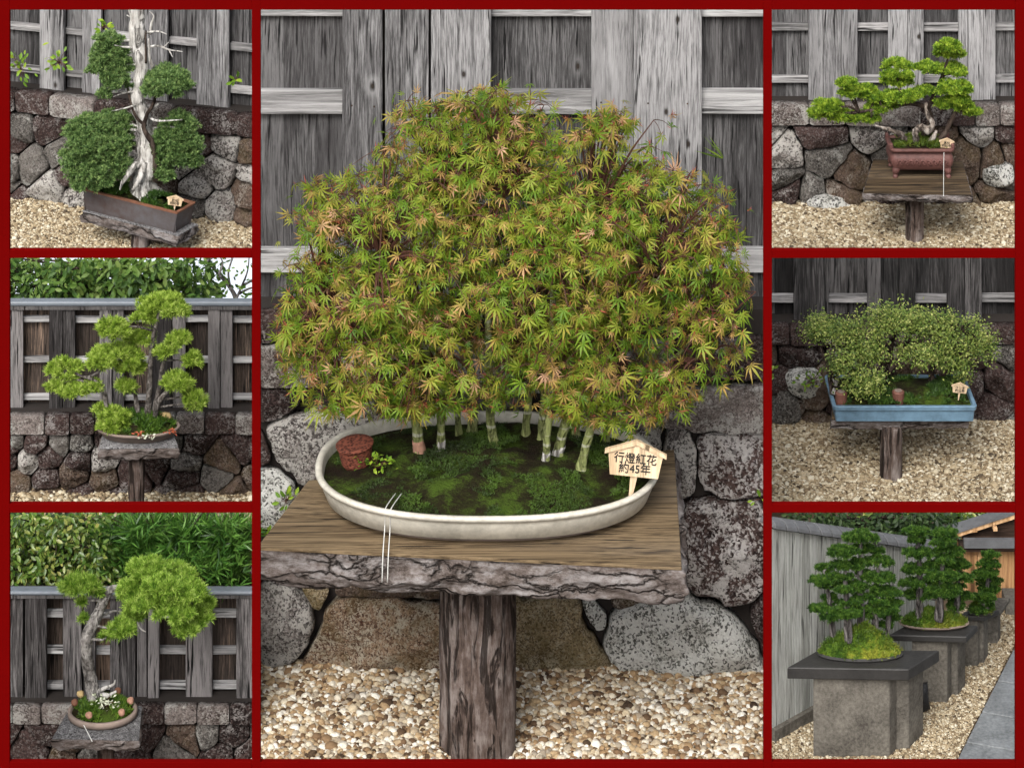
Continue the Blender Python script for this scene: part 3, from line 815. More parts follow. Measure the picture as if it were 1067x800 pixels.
MB().box([P(265, 0, 2.05)[0], 1.99, Zat(327, 2.05)], [P(801, 0, 2.05)[0], 2.17, Zat(318.5, 2.05)]).build('dark_gap_strip', M['beam'], wall)  # dark strip added under the fence, standing in for the shaded gap
# table, pot
quad = [PZ(267, 570, zt), PZ(711, 591, zt), PZ(703, 468, zt), PZ(321, 500, zt)]
pc = P(498, 640, .98)
log_table('wide rustic table with thick furrowed bark edge under the large maple planting', quad, zt, .20, pc, 37 * S(.98), zg, seed=2.3)
zr = Zat(540, .40)
yc, rx, ry = 1.065, 178 * S(1.065), .655
cpot = np.array([P(508, 0, yc)[0], yc, zt])
pot = thing('oval_pot', cpot, 'large shallow cream oval pot holding the maple forest', 'plant pot', 'bonsai pots')
H = zr - zt; o0 = supero(rx, ry, 2.35)
V, Fc = loft(o0, [(-.16, zt + .022), (-.11, zt + .022), (-.055, zt + .045), (-.018, zt + H * .72), (-.012, zr - .032), (0, zr - .028), (.006, zr - .014), (.002, zr - .003), (-.014, zr), (-.03, zr - .004), (-.036, zr - .02), (-.045, zr - .07)], cpot, cap1=False)
mk('body', V, Fc, M['pot_cream'], pot, smooth=True)
V, Fc = loft(o0, [(-.19, zt + .001), (-.125, zt + .001), (-.12, zt + .024), (-.19, zt + .024)], cpot)
mk('foot', V, Fc, M['pot_brown'], pot)
osoil = offs(o0, -.038)
zs = zr - .06
soil_surface(osoil, cpot, zs, 0, .07, .05, 3., 'mossy_soil', M['moss'], pot, 3.2)
moss_blades(osoil * .97, cpot, zs + .012, 0, .07, 9000, .015, leafmat('moss blades', [(.014, .022, .006), (.032, .06, .009), (.07, .13, .016)], 4, .1, .7), pot, thr=.0, nsc=2.6, seed=1.)

# maples of the forest planting
TR = [(437, 474, 430, 395, 5.5), (460, 471, 458, 400, 4.2), (478, 452, 472, 395, 3.6), (492, 447, 492, 395, 5.), (514, 464, 510, 398, 4.8), (548, 450, 552, 390, 4.),
      (569, 483, 574, 415, 3.8), (581, 477, 597, 405, 5.), (606, 485, 620, 415, 4.4), (565, 455, 567, 400, 4.6), (600, 450, 606, 395, 4.), (632, 456, 640, 400, 3.6)]
NAMES = ['leftmost slender maple with a reddish brown trunk foot in the cream pot', 'slim yellow green maple trunk second from left in the cream pot', 'thin maple standing behind the two leftmost maples',
         'short maple trunk at the back rim, just left of the pot centre', 'smooth green maple with forked trunk at the pot centre', 'maple at the back rim just right of the pot centre',
         'pale footed maple nearest the front in the right hand cluster', 'thick green maple leaning right in the right hand cluster', 'green maple leaning right, nearest the wooden name sign',
         'grey maple behind the pale footed trunk of the right cluster', 'grey maple at the back rim in the right cluster', 'rearmost thin maple at the far right of the cream pot']
roots_m, tops = [], []
for (bx, by, tx, ty, r), nm in zip(TR, NAMES):
    b = PZ(bx, by, zs + .045); b[2] = zs + .03
    roots_m.append((b, (tx, ty, r), nm))
# crown silhouette in the photo's frame at the pot's depth, given thickness in depth
SIL = np.array([(284, 352), (300, 300), (318, 258), (316, 212), (324, 178), (352, 172), (392, 146), (412, 126), (424, 100), (452, 108), (474, 98), (522, 88), (556, 104), (590, 142), (612, 122), (640, 112), (660, 142), (690, 172), (722, 178), (764, 196), (766, 235), (770, 272), (778, 320), (790, 350), (788, 392), (760, 412), (710, 416), (680, 440), (650, 458), (610, 440), (560, 425), (520, 424), (480, 432), (440, 428), (410, 436), (385, 425), (350, 432), (312, 428), (300, 395)], float)
def inpoly(pl, p):
    x, y = p; c = False
    for a, b in zip(pl, np.roll(pl, -1, 0)):
        if (a[1] > y) != (b[1] > y) and x < (b[0] - a[0]) * (y - a[1]) / (b[1] - a[1]) + a[0]: c = not c
    return c
def edgedist(pl, p):
    d = 1e9
    for a, b in zip(pl, np.roll(pl, -1, 0)):
        t = np.clip(((p - a) @ (b - a)) / ((b - a) @ (b - a)), 0, 1); d = min(d, np.linalg.norm(a + (b - a) * t - p))
    return d
# layered branch plates, each holding sprays of leaves
plates = []
while len(plates) < 74:
    p = np.array([random.uniform(288, 784), random.uniform(98, 440)])
    if not inpoly(SIL, p): continue
    e = edgedist(SIL, p)
    half = .60 * (1 - math.exp(-e / 80.))
    y = 1.03 + (half * random.uniform(-1.0, -.5) if random.random() < .62 else half * random.uniform(-.4, 1.))
    w_ = random.uniform(26, 52)
    if any(abs(p[0] - q[0]) < (w_ + q[3]) * .42 and abs(p[1] - q[1]) < 17 and abs(y - q[2]) < .3 for q in plates): continue
    plates.append((p[0], p[1], y, w_, half))
sprays = []
for (px_, py_, y_, w_, half) in plates:
    for _ in range(int(w_ / 4.6)):
        u = R.normal(0, .5, 3)
        x, z, yy = px_ + u[0] * w_, py_ + u[1] * 7.5 + 5 * u[0] ** 2 * (w_ / 40), y_ + u[2] * w_ * .0040
        if x < 284 or x > 788 or z > 462: continue
        sprays.append((x, z, yy, half))
while len(sprays) < 930:
    p = np.array([random.uniform(284, 788), random.uniform(96, 455)])
    if not inpoly(SIL, p): continue
    if p[1] > 395 and random.random() < .6: continue
    if p[0] > 700 and p[1] > 340 and random.random() < .6: continue
    e = edgedist(SIL, p); half = .60 * (1 - math.exp(-e / 80.))
    sprays.append((p[0], p[1], 1.03 + half * random.uniform(-.9, .9), half))
base_xy = np.array([b[:2] for b, _, _ in roots_m])
own = []
topx = np.array([290 + 480 * t for t in (.10, .22, .33, .40, .49, .55, .60, .68, .82, .52, .74, .92)])
topy = np.array([290, 240, 330, 190, 180, 330, 240, 200, 250, 150, 320, 340.])
def crown_top(i): return P(topx[i], topy[i], 1.02 + [.0, -.15, .2, .12, -.1, .2, -.2, 0, -.1, .2, .2, .05][i])
TOPS = np.array([crown_top(i) for i in range(12)])
LV = [[] for _ in range(12)]; PT = [[] for _ in range(12)]; TW = [MB() for _ in range(12)]
for (x, y_, yy, half) in sprays:
    c = P(x, y_, yy)
    i = int(np.argmin(np.linalg.norm((TOPS - c) * np.array([1, .8, .8]), axis=1)))
    own.append(i)
    out = unit(np.array([(x - 535) / 250 * .5, (yy - 1.03) * 1.1 - .12, (290 - y_) / 190 * .5 + .25]))
    n = random.randint(9, 17)
    rad = random.uniform(.05, .105)
    q = R.normal(0, 1, (n, 3)) * np.array([rad, rad, rad * .42]) + c
    q[:, 2] -= .25 * ((q - c)[:, :2] ** 2).sum(1) / rad
    sil_ok = np.array([inpoly(SIL, (w[0] / S(w[1]) + CX, (ZC - w[2]) / S(w[1]) - V0)) or random.random() < .30 for w in q])
    wx = q[:, 0] / ((D + q[:, 1]) / F) + CX; wy = (ZC - q[:, 2]) / ((D + q[:, 1]) / F) - V0
    sil_ok &= (wx > 287) & (wx < 782) & (wy < np.where((wx > 585) & (wx < 690), 456, 434) + R.uniform(-8, 6, len(q)))
    q = q[sil_ok]
    if not len(q): continue
    N = unit(out * .55 + np.array([0, -.25, .40]) + R.normal(0, .62, q.shape))
    spin = (q - c) + np.array([0, 0, -.05]) + R.normal(0, .05, q.shape) + out * .05        # lobes point away from the twig and hang
    fr = frames(N, spin)
    fr = np.stack([-fr[:, :, 1], fr[:, :, 0], fr[:, :, 2]], 2)
    kind = R.integers(0, 3, len(q)); szs = R.uniform(.038, .088, len(q)) * random.uniform(.85, 1.15)
    for kk in range(3):
        m_ = kind == kk
        if m_.any(): LV[i].append(inst(MAPLES[kk][0], MAPLES[kk][1], fr[m_], q[m_], szs[m_]))
    pd = unit(R.normal(0, .7, (5, 3)) + out); PT[i].append(tufts(q[R.integers(0, len(q), 5)] - pd * .01, pd, 2, .045, .0045, .4))
    # twig to the spray
    t0 = TOPS[i] + (c - TOPS[i]) * .25 + np.array([0, 0, -.12])
    tube(TW[i], [t0, (t0 + c) / 2 + np.array([0, .0, .03]), c], [.010, .006, .0025], 5, 4)
    for w in q[::3]: tube(TW[i], [c, (c + w) / 2 + np.array([0, 0, .015]), w], [.0026, .002, .0012], 4, 2)
for i, (b, (tx, ty, r), nm) in enumerate(roots_m):
    root = thing('maple_tree', b + np.array([0, 0, -.02]), nm, 'bonsai tree', 'maples in the cream pot')
    mb = MB()
    mid = P(tx, ty, b[1] + (TOPS[i][1] - b[1]) * .25)
    rr = r * S(1.0)
    tube(mb, [b - np.array([0, 0, .04]), b + np.array([0, 0, .03]), (b + mid) / 2 + R.normal(0, .006, 3), mid, (mid + TOPS[i]) / 2 + R.normal(0, .03, 3), TOPS[i]], [rr * 1.7, rr * 1.15, rr, rr * .9, rr * .6, rr * .3], 14, 9, .24, 16, i)
    tube(mb, [mid + (b - mid) * .22, mid + np.array([R.normal(0, .06), R.normal(0, .06), .13]), mid + (TOPS[i] - mid) * .75 + R.normal(0, .07, 3)], [rr * .6, rr * .45, rr * .15], 9, 6, .2, 16, i + 30)
    tube(mb, [mid + (b - mid) * .05, mid + np.array([R.normal(0, .08), R.normal(0, .06), .16]), mid + (TOPS[i] - mid) * .65 + R.normal(0, .08, 3)], [rr * .5, rr * .35, rr * .12], 9, 6, .2, 16, i + 60)
    mb.build('trunk', M['maple_bark'], root, smooth=True)
    # bare pale foot / red foot like in the photo
    foot = MB(); tube(foot, [b - np.array([0, 0, .02]), b + np.array([0, 0, .035]), b + (mid - b) * .22], [rr * 1.62, rr * 1.24, rr * 1.07], 12, 5, .14, 14, i)
    if i in (0, 1, 6, 7): foot.build('trunk_foot', M['cake'] if i == 0 else M['deadwood'], root, smooth=True)
    if TW[i].n: TW[i].build('branches', M['twig'], root)
    if PT[i]: tag(mk('leaf_stalks', *joinp(PT[i]), M['red_stalk'], root), kind='stuff')
    if LV[i]: mk('crown', *joinp(LV[i]), M['maple'], root)

sign('wooden sign reading about 45 years at the right rim of the cream pot', 659, 480, Yat(zs, 521) + .0, 62, 33, 25, ['行燈紅花', '約45年'], yaw=math.radians(-4), roll=math.radians(4), lean=math.radians(-8), stake_dx=-3)
# woven terracotta fertiliser cup
b = PZ(372, 484, zs + .02)
cup = thing('fertilizer_cup', b, 'woven terracotta basket cup with lid on moss in the cream pot', 'fertilizer cup', 'fertilizer cups')
s = S(b[1]); o1 = oval(18 * s, 17 * s, 48)
V, Fc = loft(o1, [(-.03, b[2] - .01), (-.012, b[2] + .02), (.0, b[2] + 20 * s), (.006, b[2] + 21 * s)], b)
mk('basket', V, Fc, M['terracotta'], cup, smooth=False)
V, Fc = loft(offs(o1, .014), [(-.018, b[2] + 21 * s + .001), (-.004, b[2] + 23 * s), (-.022, b[2] + 24 * s), (-.07, b[2] + 23.4 * s)], b)
mk('lid', V, Fc, M['terracotta'], cup)
cup.rotation_euler = (math.radians(6), math.radians(-6), 0)
# tie cords over the rim
for k, dx in enumerate((0, 5.5)):
    x = 402 + dx
    f = lambda px, py, y: P(px, py, y)
    ang = math.asin(max(-1, min(1, (P(x, 0, .45)[0] - cpot[0]) / rx)))
    yr = yc - ry * math.cos(ang)
    p1 = np.array([P(x, 0, yr)[0], yr - .012, zr + .003]); p0 = np.array([p1[0] + .06, yr + .28, zs + .03])
    p2 = np.array([p1[0] - .004, yr - .008, zr - .06]); p3 = np.array([p1[0] - .006, yr + .0, zt + .07])
    yq = Yat(zt, 573) - .01; p4 = np.array([p1[0] - .008, yq - .05, zt + .01]); p5 = np.array([p1[0] - .012, yq - .075, zt - .13])
    cord(('left' if k == 0 else 'right') + ' one of two white cords tied over the front of the cream pot', [p0, p1, p2, p3, p4, p5], .003, 'cords on the cream pot')

def leaf_plant(name, label, base, n, rad, L, mat, templ=OVAL, cat='plant', group='weeds in the stone walls', flat=.6, up=.3, toward=(0, -1, .2)):
    root = thing(name, base, label, cat, group)
    q = R.normal(0, 1, (n, 3)) * np.array([rad, rad * .35, rad * flat]) + np.asarray(base) + np.array([0, -.03, rad * .8])
    N = unit(np.array(toward) + R.normal(0, .45, (n, 3)))
    fr = frames(N, (q - np.asarray(base)) + R.normal(0, rad * .4, q.shape)); fr = np.stack([-fr[:, :, 1], fr[:, :, 0], fr[:, :, 2]], 2)
    mk('leaves', *inst(*templ, fr, q, R.uniform(.6, 1.1, n) * L), M[mat], root)
    mb = MB()
    for w in q[:: max(1, n // 14)]: tube(mb, [base, (np.asarray(base) + w) / 2 + np.array([0, -.01, .01]), w], [.003, .002, .0012], 4, 3)
    mb.build('stems', M['twig'], root)
    return root
leaf_plant('weed', 'light green weed growing between boulders left of the maple table', P(298, 522, YW - .1), 14, .035, .055, 'ivy')
leaf_plant('weed', 'small green weed at the bottom left of the boulder wall beside the table end', P(277, 558, YW - .1), 12, .03, .05, 'ivy')
leaf_plant('weed', 'tiny green weed at the right edge of the boulder wall', P(793, 520, YW - .16), 7, .02, .045, 'ivy')
leaf_plant('weed', 'leafy green weed low on the fence at the far right of the maple', P(792, 392, 1.95), 26, .05, .055, 'hedge')
gr = thing('grass_clump', P(752, 170, 2.0), 'long green grass blades poking through the fence right of the maple', 'grass', None)
V, Fc = tufts(np.array([P(755, 166, 2.02)] * 1), unit(np.array([[-.8, -.2, .8]])), 7, .19, .012, .28)
mk('blades', V, Fc, M['ivy'], gr)
# fern runner on the moss
fern = leaf_plant('fern', 'small pale fern runner on the moss beside the terracotta cup', PZ(392, 488, zs + .03), 60, .06, .035, 'ivy', SMALL, 'fern', None, .35, toward=(0, -.3, 1))

# ================================================================== TREES helpers
def branch_to(mb, trunk_pts, c, r, seed, sag=.15):
    t = np.asarray(trunk_pts); d = np.linalg.norm((t - c) * np.array([1, 1, 1.6]), axis=1) + (t[:, 2] > c[2]) * .12
    a = t[int(np.argmin(d))]
    m = (a + c) / 2; m[2] += sag * np.linalg.norm(c - a) * random.uniform(-.4, 1.); m[:2] += R.normal(0, .02, 2)
    tube(mb, [a, m, c - np.array([0, 0, .01])], [r, r * .75, r * .35], 7, 5, .15, 20, seed)

def cloud_tree(name, label, base, y, trunks, pads, foliage, bark, clump, dens, n, L, W, spread=.45, up=.5, low=-.35, cat='bonsai tree', group=None, brr=.6, yth=.55, extra=None, ysc=1., limb=True, rough=.2):
    """trunks: lists of (px,py,dy,rpx); pads: (px,py,rx,rz[,dy]) in photo pixels at depth y"""
    root = thing(name, base, label, cat, group)
    s = S(y); mb = MB(); tp = []
    for i, t in enumerate(trunks):
        pts = [P(a, b, y + dy) for a, b, dy, r in t]
        tube(mb, pts, [r * s for *_, r in t], 14, 8, rough, 12, i * 3.1)
        tp += list(catmull(pts, 5))
    parts = []
    for i, p in enumerate(pads):
        dy = p[4] if len(p) > 4 else random.uniform(-.5, .5) * yth * p[2] * s * 2
        c = P(p[0], p[1], y + dy)
        r = np.array([p[2], p[2] * .8 * ysc, p[3]]) * s
        parts.append(pad(c, r, clump, dens, n, L, W, spread, up, low))
        if limb: branch_to(mb, tp, c, brr * 3 * s, i)
        for _ in range(3 if limb else 0):
            e = c + R.uniform(-.6, .6, 3) * r; tube(mb, [c - np.array([0, 0, .01]), (c + e) / 2, e], [brr * 1.2 * s, brr * .8 * s, brr * .4 * s], 5, 3)
    mb.build('trunk', M[bark], root, smooth=True)
    mk('crown', *joinp(parts), M[foliage], root)
    if extra: extra(root, s, y)
    return root

# ================================================================== BOTTOM LEFT BAY  (pine arching right)
yW = 1.12
terrace('gravel_bed', -60, 265.5, -.2, 2.0, Zat(815, yW))
zg = Zat(815, yW)
stone_wall('dark squared stone wall behind the arching pine table', -30, 266.5, 731, 750, 815, yW, [-30, 14, 44, 82, 118, 142, 172, 206, 240, 266], 34, 27, ['s_dark', 's_dark', 's_brown', 's_grey'], 's_coping', .06)
fence('dark stained board fence with metal cap under leafy trees, behind the arching pine', -30, 266.5, 617, 730, yW + .12,
      [(-25, -5), (-5, 25), (27, 50), (66, 86), (88, 101), (115, 128), (128, 142), (143, 154), (155, 167), (194, 222), (247, 266)], [641, 679, 716], 6, ('fence_dark', 'fence_brown_back'), cap=(611, 619))
zt = Zat(769, .50)
quad = [PZ(54, 769, zt), PZ(145, 771, zt), PZ(148, 735, zt), PZ(72, 738, zt)]
pc = P(110, 790, .66)
log_table('small weathered table with splintered grey edge under the arching pine', quad, zt, .055, pc, 9 * S(.66), zg, seed=5.1, top='fence_grey')
zr = Zat(753, .58); pcx = P(107, 0, .72)[0]; cb = np.array([pcx, .72, zt])
pot = thing('oval_pot', cb, 'round grey brown pot full of moss and pink fertilizer cakes under the arching pine', 'plant pot', 'bonsai pots')
o0 = oval(35 * S(.72), 35 * S(.72) * .80, 64)
V, Fc = loft(o0, [(-.06, zt + .002), (-.05, zt + .004), (-.012, zr - .05), (.0, zr - .03), (.006, zr - .028), (.006, zr - .004), (0, zr), (-.012, zr), (-.018, zr - .02)], cb, cap1=False)
mk('body', V, Fc, M['pot_brown'], pot, smooth=True)
oi = offs(o0, -.014)
soil_surface(oi, cb, zr - .015, 0, .045, .02, 5., 'mossy_soil', M['moss'], pot)
moss_blades(oi * .96, cb, zr - .008, 0, .045, 900, .028, leafmat('grassy moss', [(.03, .07, .008), (.07, .14, .012), (.13, .2, .02)], 8, .15, .4), pot, thr=-.2, nsc=7)
for k, (px, py, m, lb) in enumerate([(93, 744, 'cake', 'pale pink fertilizer ball at the front left of the round pot'), (127, 741, 'cake', 'pink fertilizer ball at the front right of the round pot'), (78, 731, 'rust', 'red brown fertilizer ball at the left rim of the round pot'), (123, 719, 'rust', 'dark pink fertilizer ball at the back of the round pot'), (136, 729, 'cake', 'pale fertilizer ball at the right rim of the round pot'), (84, 722, 'fawn', 'yellow fertilizer lump left of the arching pine trunk')]):
    b = PZ(px, py + 4, zr + .005)
    V = PEB[0] * np.array([.021, .021, .019]) * (1 + .06 * R.normal(size=(len(PEB[0]), 1))) + b + np.array([0, 0, .018])
    tag(mk('fertilizer_ball', V, PEB[1], M[m], smooth=True), lb, 'fertilizer ball', 'fertilizer balls in the round pot')
leaf_plant('rock_fern', 'pale variegated plant in front of the arching pine trunk', PZ(110, 735, zr + .02), 70, .035, .022, 'white_leaf', SMALL, 'plant', None, .6, toward=(0, -.6, .8))
def bl_extra(root, s, y):
    mb = MB(); tube(mb, [P(143, 648, y), P(147, 655, y - .02), P(152, 658, y - .02)], [1 * s, .8 * s, .5 * s], 6, 4); mb.build('dead_branch', M['deadwood'], root, smooth=True)
    mb = MB()
    tube(mb, [P(100, 722, y), P(108, 717, y - .03), P(118, 713, y - .05), P(120, 708, y - .05)], [3 * s, 2 * s, 1.2 * s, .5 * s], 7, 5, .3, 30)
    tube(mb, [P(104, 722, y), P(112, 724, y - .05), P(121, 720, y - .06)], [3 * s, 2 * s, 1.3 * s], 7, 5, .3, 30)
    mb.build('deadwood', M['deadwood'], root, smooth=True)
cloud_tree('pine_tree', 'pine with a curved scaly trunk and wide crown arching right, in a round pot', PZ(98, 727, zr), .75,
    [[(98, 732, 0, 8.5), (97, 722, 0, 7), (93, 700, .0, 6.2), (90, 678, -.02, 6), (91, 662, -.03, 6.2), (98, 648, 0, 6), (104, 634, .02, 5.5), (110, 622, 0, 4.5), (116, 614, 0, 3.4), (135, 610, 0, 2.6), (165, 614, 0, 2), (190, 625, 0, 1.4)]],
    [(84, 609, 19, 10), (70, 612, 9, 6), (99, 616, 10, 6), (86, 626, 6, 4), (87, 644, 4.5, 4.5), (153, 593, 22, 12, .0), (178, 599, 24, 13, .08), (136, 616, 15, 13, -.05), (152, 628, 20, 12, -.1), (190, 618, 24, 14, -.08), (206, 640, 16, 14, 0), (181, 638, 20, 10, -.12), (196, 654, 16, 9, -.05), (127, 655, 15, 10, -.05), (112, 660, 8, 6, 0), (215, 628, 9, 9, .05), (168, 612, 20, 12, -.14), (140, 640, 12, 8, .05)],
    'pine_g', 'pine_bark', 4.6 * S(.7), 7, 17, 6.6 * S(.7), .0036, .72, .5, brr=.5, group='pine bonsai', extra=bl_extra)
cord('thin white cord tied over the round pot to the small table', [P(87, 748, .66), P(86, 752, .60), P(92, 764, .54), P(96, 772, .47)], .0022)

def leafy_mass(name, label, x0, x1, py0, py1, y, thick, n, L, mat, templ, cat, group=None, trunk_px=None, clumps=60, crad=.11, base_z=0., long=False, sil=None, bark='dark_bark', bigtr=3., toward=.8):
    """background tree: trunk with limbs and a crown of leaf clumps spread through its volume"""
    s = S(y); bx = trunk_px or (x0 + x1) / 2
    base = np.array([P(bx, 0, y)[0], y + thick * .3, base_z])
    root = thing(name, base, label, cat, group)
    cs = []
    while len(cs) < clumps:
        p = np.array([random.uniform(x0, x1), random.uniform(py0, py1)])
        if sil is not None and not inpoly(np.array(sil, float), p): continue
        cs.append(P(p[0], p[1], y + random.uniform(-.5, .5) * thick))
    parts = []
    for c in cs:
        k = max(3, n // clumps); rr = crad * random.uniform(.6, 1.2)
        q = ell_points(c, np.array([rr, rr, rr * .75]), k, -.5)[0]
        q = q[(ZC - q[:, 2]) / S(q[:, 1]) - V0 > py0 + (L * .8 / s if not long else L * .9 / s)]
        if not len(q): continue
        if long:
            d = unit((q - c) + np.array([0, -.03, .05]))
            parts.append(tufts(q, d, 5, L, L * .12, .45, droop=.1))
        else:
            N = unit(R.normal(0, .5, q.shape) + np.array([0, -.6, .6]) * toward + unit(q - c) * .5)
            sp = (q - c) + R.normal(0, rr * .4, q.shape) + np.array([0, 0, -rr * .4])
            fr = frames(N, sp); fr = np.stack([-fr[:, :, 1], fr[:, :, 0], fr[:, :, 2]], 2)
            parts.append(inst(*templ, fr, q, R.uniform(.6, 1.15, len(q)) * L))
    x_lo, x_hi = P(x0 - 4, 0, y)[0], P(x1 + 4, 0, y)[0]
    mk('crown', *joinp(parts), M[mat], root)
    mb = MB(); zt_ = Zat((py0 + py1) / 2, y); top = np.array([base[0], base[1], zt_])
    tube(mb, [base, (base + top) / 2 + R.normal(0, .03, 3), top], [bigtr * 2.2 * s, bigtr * 1.7 * s, bigtr * s], 10, 6, .15)
    for c in cs[::2]:
        a = base + (top - base) * random.uniform(.6, 1.); tube(mb, [a, (a + c) / 2 + np.array([0, 0, .03]), c], [bigtr * .6 * s, bigtr * .4 * s, bigtr * .15 * s], 6, 4)
    mb.build('trunk', M[bark], root, smooth=True)
    return root
leafy_mass('evergreen_shrub', 'glossy broadleaf shrub with yellowish tips behind the fence at bottom left', -20, 118, 530, 612, 1.60, .5, 5200, .042, 'hedge', OVAL, 'shrub', 'shrubs behind the dark fence', 50, 110, .10)
leafy_mass('podocarpus_tree', 'dense tree with long dark green leaves behind the fence above the arching pine', 108, 258, 530, 606, 1.62, .5, 2600, .085, 'longleaf', OVAL, 'tree', 'shrubs behind the dark fence', 185, 120, .10, long=True)
hb = thing('hedge', [P(110, 0, 2.15)[0], 2.15, 0], 'dark shaded hedge far behind the bottom left fence', 'hedge', None)
V, Fc = [], []
q = np.column_stack([R.uniform(P(-30, 0, 2.15)[0], P(250, 0, 2.15)[0], 6000), R.uniform(2.0, 2.3, 6000), R.uniform(.1, Zat(545, 2.15), 6000)])
mk('crown', *inst(*OVAL, frames(unit(R.normal(0, .4, q.shape) + np.array([0, -1, .5]))), q, R.uniform(.06, .11, 6000)), M['forest'], hb)

# ================================================================== BOTTOM RIGHT BAY  (row of forest plantings along a screen)
zg = Zat(790, .30)
bx0, bx1 = P(803, 0, .3)[0] - .02, P(1075, 0, 1.2)[0] + .05
terrace('gravel_bed', 801.5, 1120, -.2, 2.3, zg)
A2, B2 = PZ(803, 773, zg)[:2], PZ(975, 676, zg)[:2]             # foot of the screen wall
pe0, pe1 = PZ(998, 794, zg)[:2], PZ(1062, 668, zg)[:2]           # edge of the paved walk
gravel('fine tan gravel around the row of granite benches', A2[0], pe1[0] + .1, -.05, 2.0, zg, .012, False,
       poly=[A2 + [-.02, -.3], pe0 + [-.03, -.1], pe0 + [-.012, 0], pe1 + [-.012, 0], pe1 + [.35, .45], B2 + [0, .4], B2, A2])
# paving
root = thing('paved_walk', [*(pe0 + [.2, .2]), zg], 'blue grey stone slab walk at the right edge of the gravel', 'path', None)
root['kind'] = 'structure'
dv = unit(pe1 - pe0); nv = np.array([dv[1], -dv[0]])
ts = [-.15, .12, .36, .62, .90, 1.3]; Ln = np.linalg.norm(pe1 - pe0)
for a, b in zip(ts[:-1], ts[1:]):
    q = [pe0 + dv * Ln * a + dv * .014, pe0 + dv * Ln * a + dv * .014 + nv * .9 + dv * .1, pe0 + dv * Ln * b + nv * .9 + dv * .1, pe0 + dv * Ln * b]
    bevel(MB().prism(q, zg - .02, zg + .022).build('slab', M['paver'], root), .006)
# screen wall with tiled coping, running back to the right
scr = thing('timber_screen', [*A2, zg], 'silver vertical board screen with grey tile coping beside the granite benches', 'fence', None)
zA, zB = Zat(553, A2[1] + .46 * 0 + Yat(zg, 773) - A2[1]), 0
yA, yB = A2[1], B2[1]
zA, zB = Zat(551, yA), Zat(575, yB)
dvec = unit(B2 - A2); L = np.linalg.norm(B2 - A2); nrm = np.array([-dvec[1], dvec[0]])
nb = 22
for i in range(nb):
    a, b = A2 + dvec * L * i / nb, A2 + dvec * L * (i + 1) / nb
    a2, b2 = a + dvec * .003, b - dvec * .003
    z0 = zA + (zB - zA) * i / nb; z1 = zA + (zB - zA) * (i + 1) / nb; zl = zg + .07
    pts = [[*a2, zl], [*b2, zl], [*b2, z1], [*a2, z0]]
    t = nrm * (.03 + .004 * (i % 2))
    pts += [[p[0] + t[0], p[1] + t[1], p[2]] for p in pts]
    MB().add(pts, [[0, 1, 2, 3], [7, 6, 5, 4], [0, 4, 5, 1], [1, 5, 6, 2], [2, 6, 7, 3], [3, 7, 4, 0]]).build('board', M['screen'], scr)
q = [A2 - nrm * .03, B2 - nrm * .03, B2 + nrm * .06, A2 + nrm * .06]
MB().prism(q, zg, zg + .072).build('footing', M['granite'], scr)
q = [A2 + nrm * .036, B2 + nrm * .036, B2 + nrm * .05, A2 + nrm * .05]
MB().prism(q, zg + .074, zB - .02).build('backing', M['core'], scr)
nt_ = 15
tl = MB()
for i in range(nt_):
    t0, t1 = i / nt_, (i + .92) / nt_
    a, b = A2 + dvec * L * t0, A2 + dvec * L * t1; za = zA + (zB - zA) * t0
    # barrel tile: half round across the wall top
    V, Fc = [], []; m = 9
    for e, pt in enumerate((a, b)):
        for j in range(m):
            an = math.pi * j / (m - 1); w = -math.cos(an) * .06; h = math.sin(an) * .05 + .012
            V.append([pt[0] + nrm[0] * (w + .02), pt[1] + nrm[1] * (w + .02), za + (zB - zA) / nt_ * .92 * e + h])
    for e in range(2):
        pass
    Fc = [[j, j + 1, m + j + 1, m + j] for j in range(m - 1)] + [list(range(m))[::-1], list(range(m, 2 * m)), [0, m, 2 * m - 1, m - 1]]
    tl.add(V, Fc)
bevel(tl.build('tile_coping', M['tile'], scr), .004)

def bench(label, slab_px, py_t, th, legs, group='granite benches with dark slabs', mats=('slate', 'granite')):
    """slab_px: FL, FR, BR, BL pixel corners on one level; legs: (x0,x1,py_foot,dy) granite blocks"""
    y0 = Yat(0, 0)
    yf = legs[0][3]
    zt = Zat(slab_px[0][1], yf)
    q = [PZ(a, b, zt)[:2] for a, b in slab_px]
    c = np.mean(q, 0)
    root = thing('granite_bench', [*c, zg], label, 'bench', group)
    bevel(MB().prism(q, zt - th, zt).build('slab', M[mats[0]], root), .006)
    for x0, x1, yq, dp, sh in [(l[0], l[1], l[3] + l[4], l[5], l[6]) for l in legs]:
        a, b = P(x0, 0, yq), P(x1, 0, yq)
        pl = [[a[0], yq], [b[0], yq], [b[0] + sh, yq + dp], [a[0] + sh, yq + dp]]
        bevel(MB().prism(pl, zg - .03, zt - th - .002).build('leg', M[mats[1]], root), .008)
    return zt
zb1 = bench('nearest granite bench with a thick dark slab, carrying the largest spruce forest', [(820, 695), (947, 697), (979, 677), (852, 677)], 695, .062,
      [(847, 927, 0, .27, .03, .12, .08), (929, 947, 0, .27, .10, .14, .10)])
zb2 = bench('second granite bench, between the nearest bench and the two small far benches', [(926, 661), (1007, 663), (1019, 651), (944, 651)], 661, .036,
      [(950, 987, 0, .80, .03, .12, .06), (988, 998, 0, .80, .10, .10, .06)])
zb3 = bench('third granite bench from the front, under the small round topped spruce', [(995, 641), (1026, 642), (1042, 635), (1012, 635)], 641, .028,
      [(1000, 1019, 0, 1.17, .03, .08, .04), (1019, 1025, 0, 1.17, .06, .08, .04)])
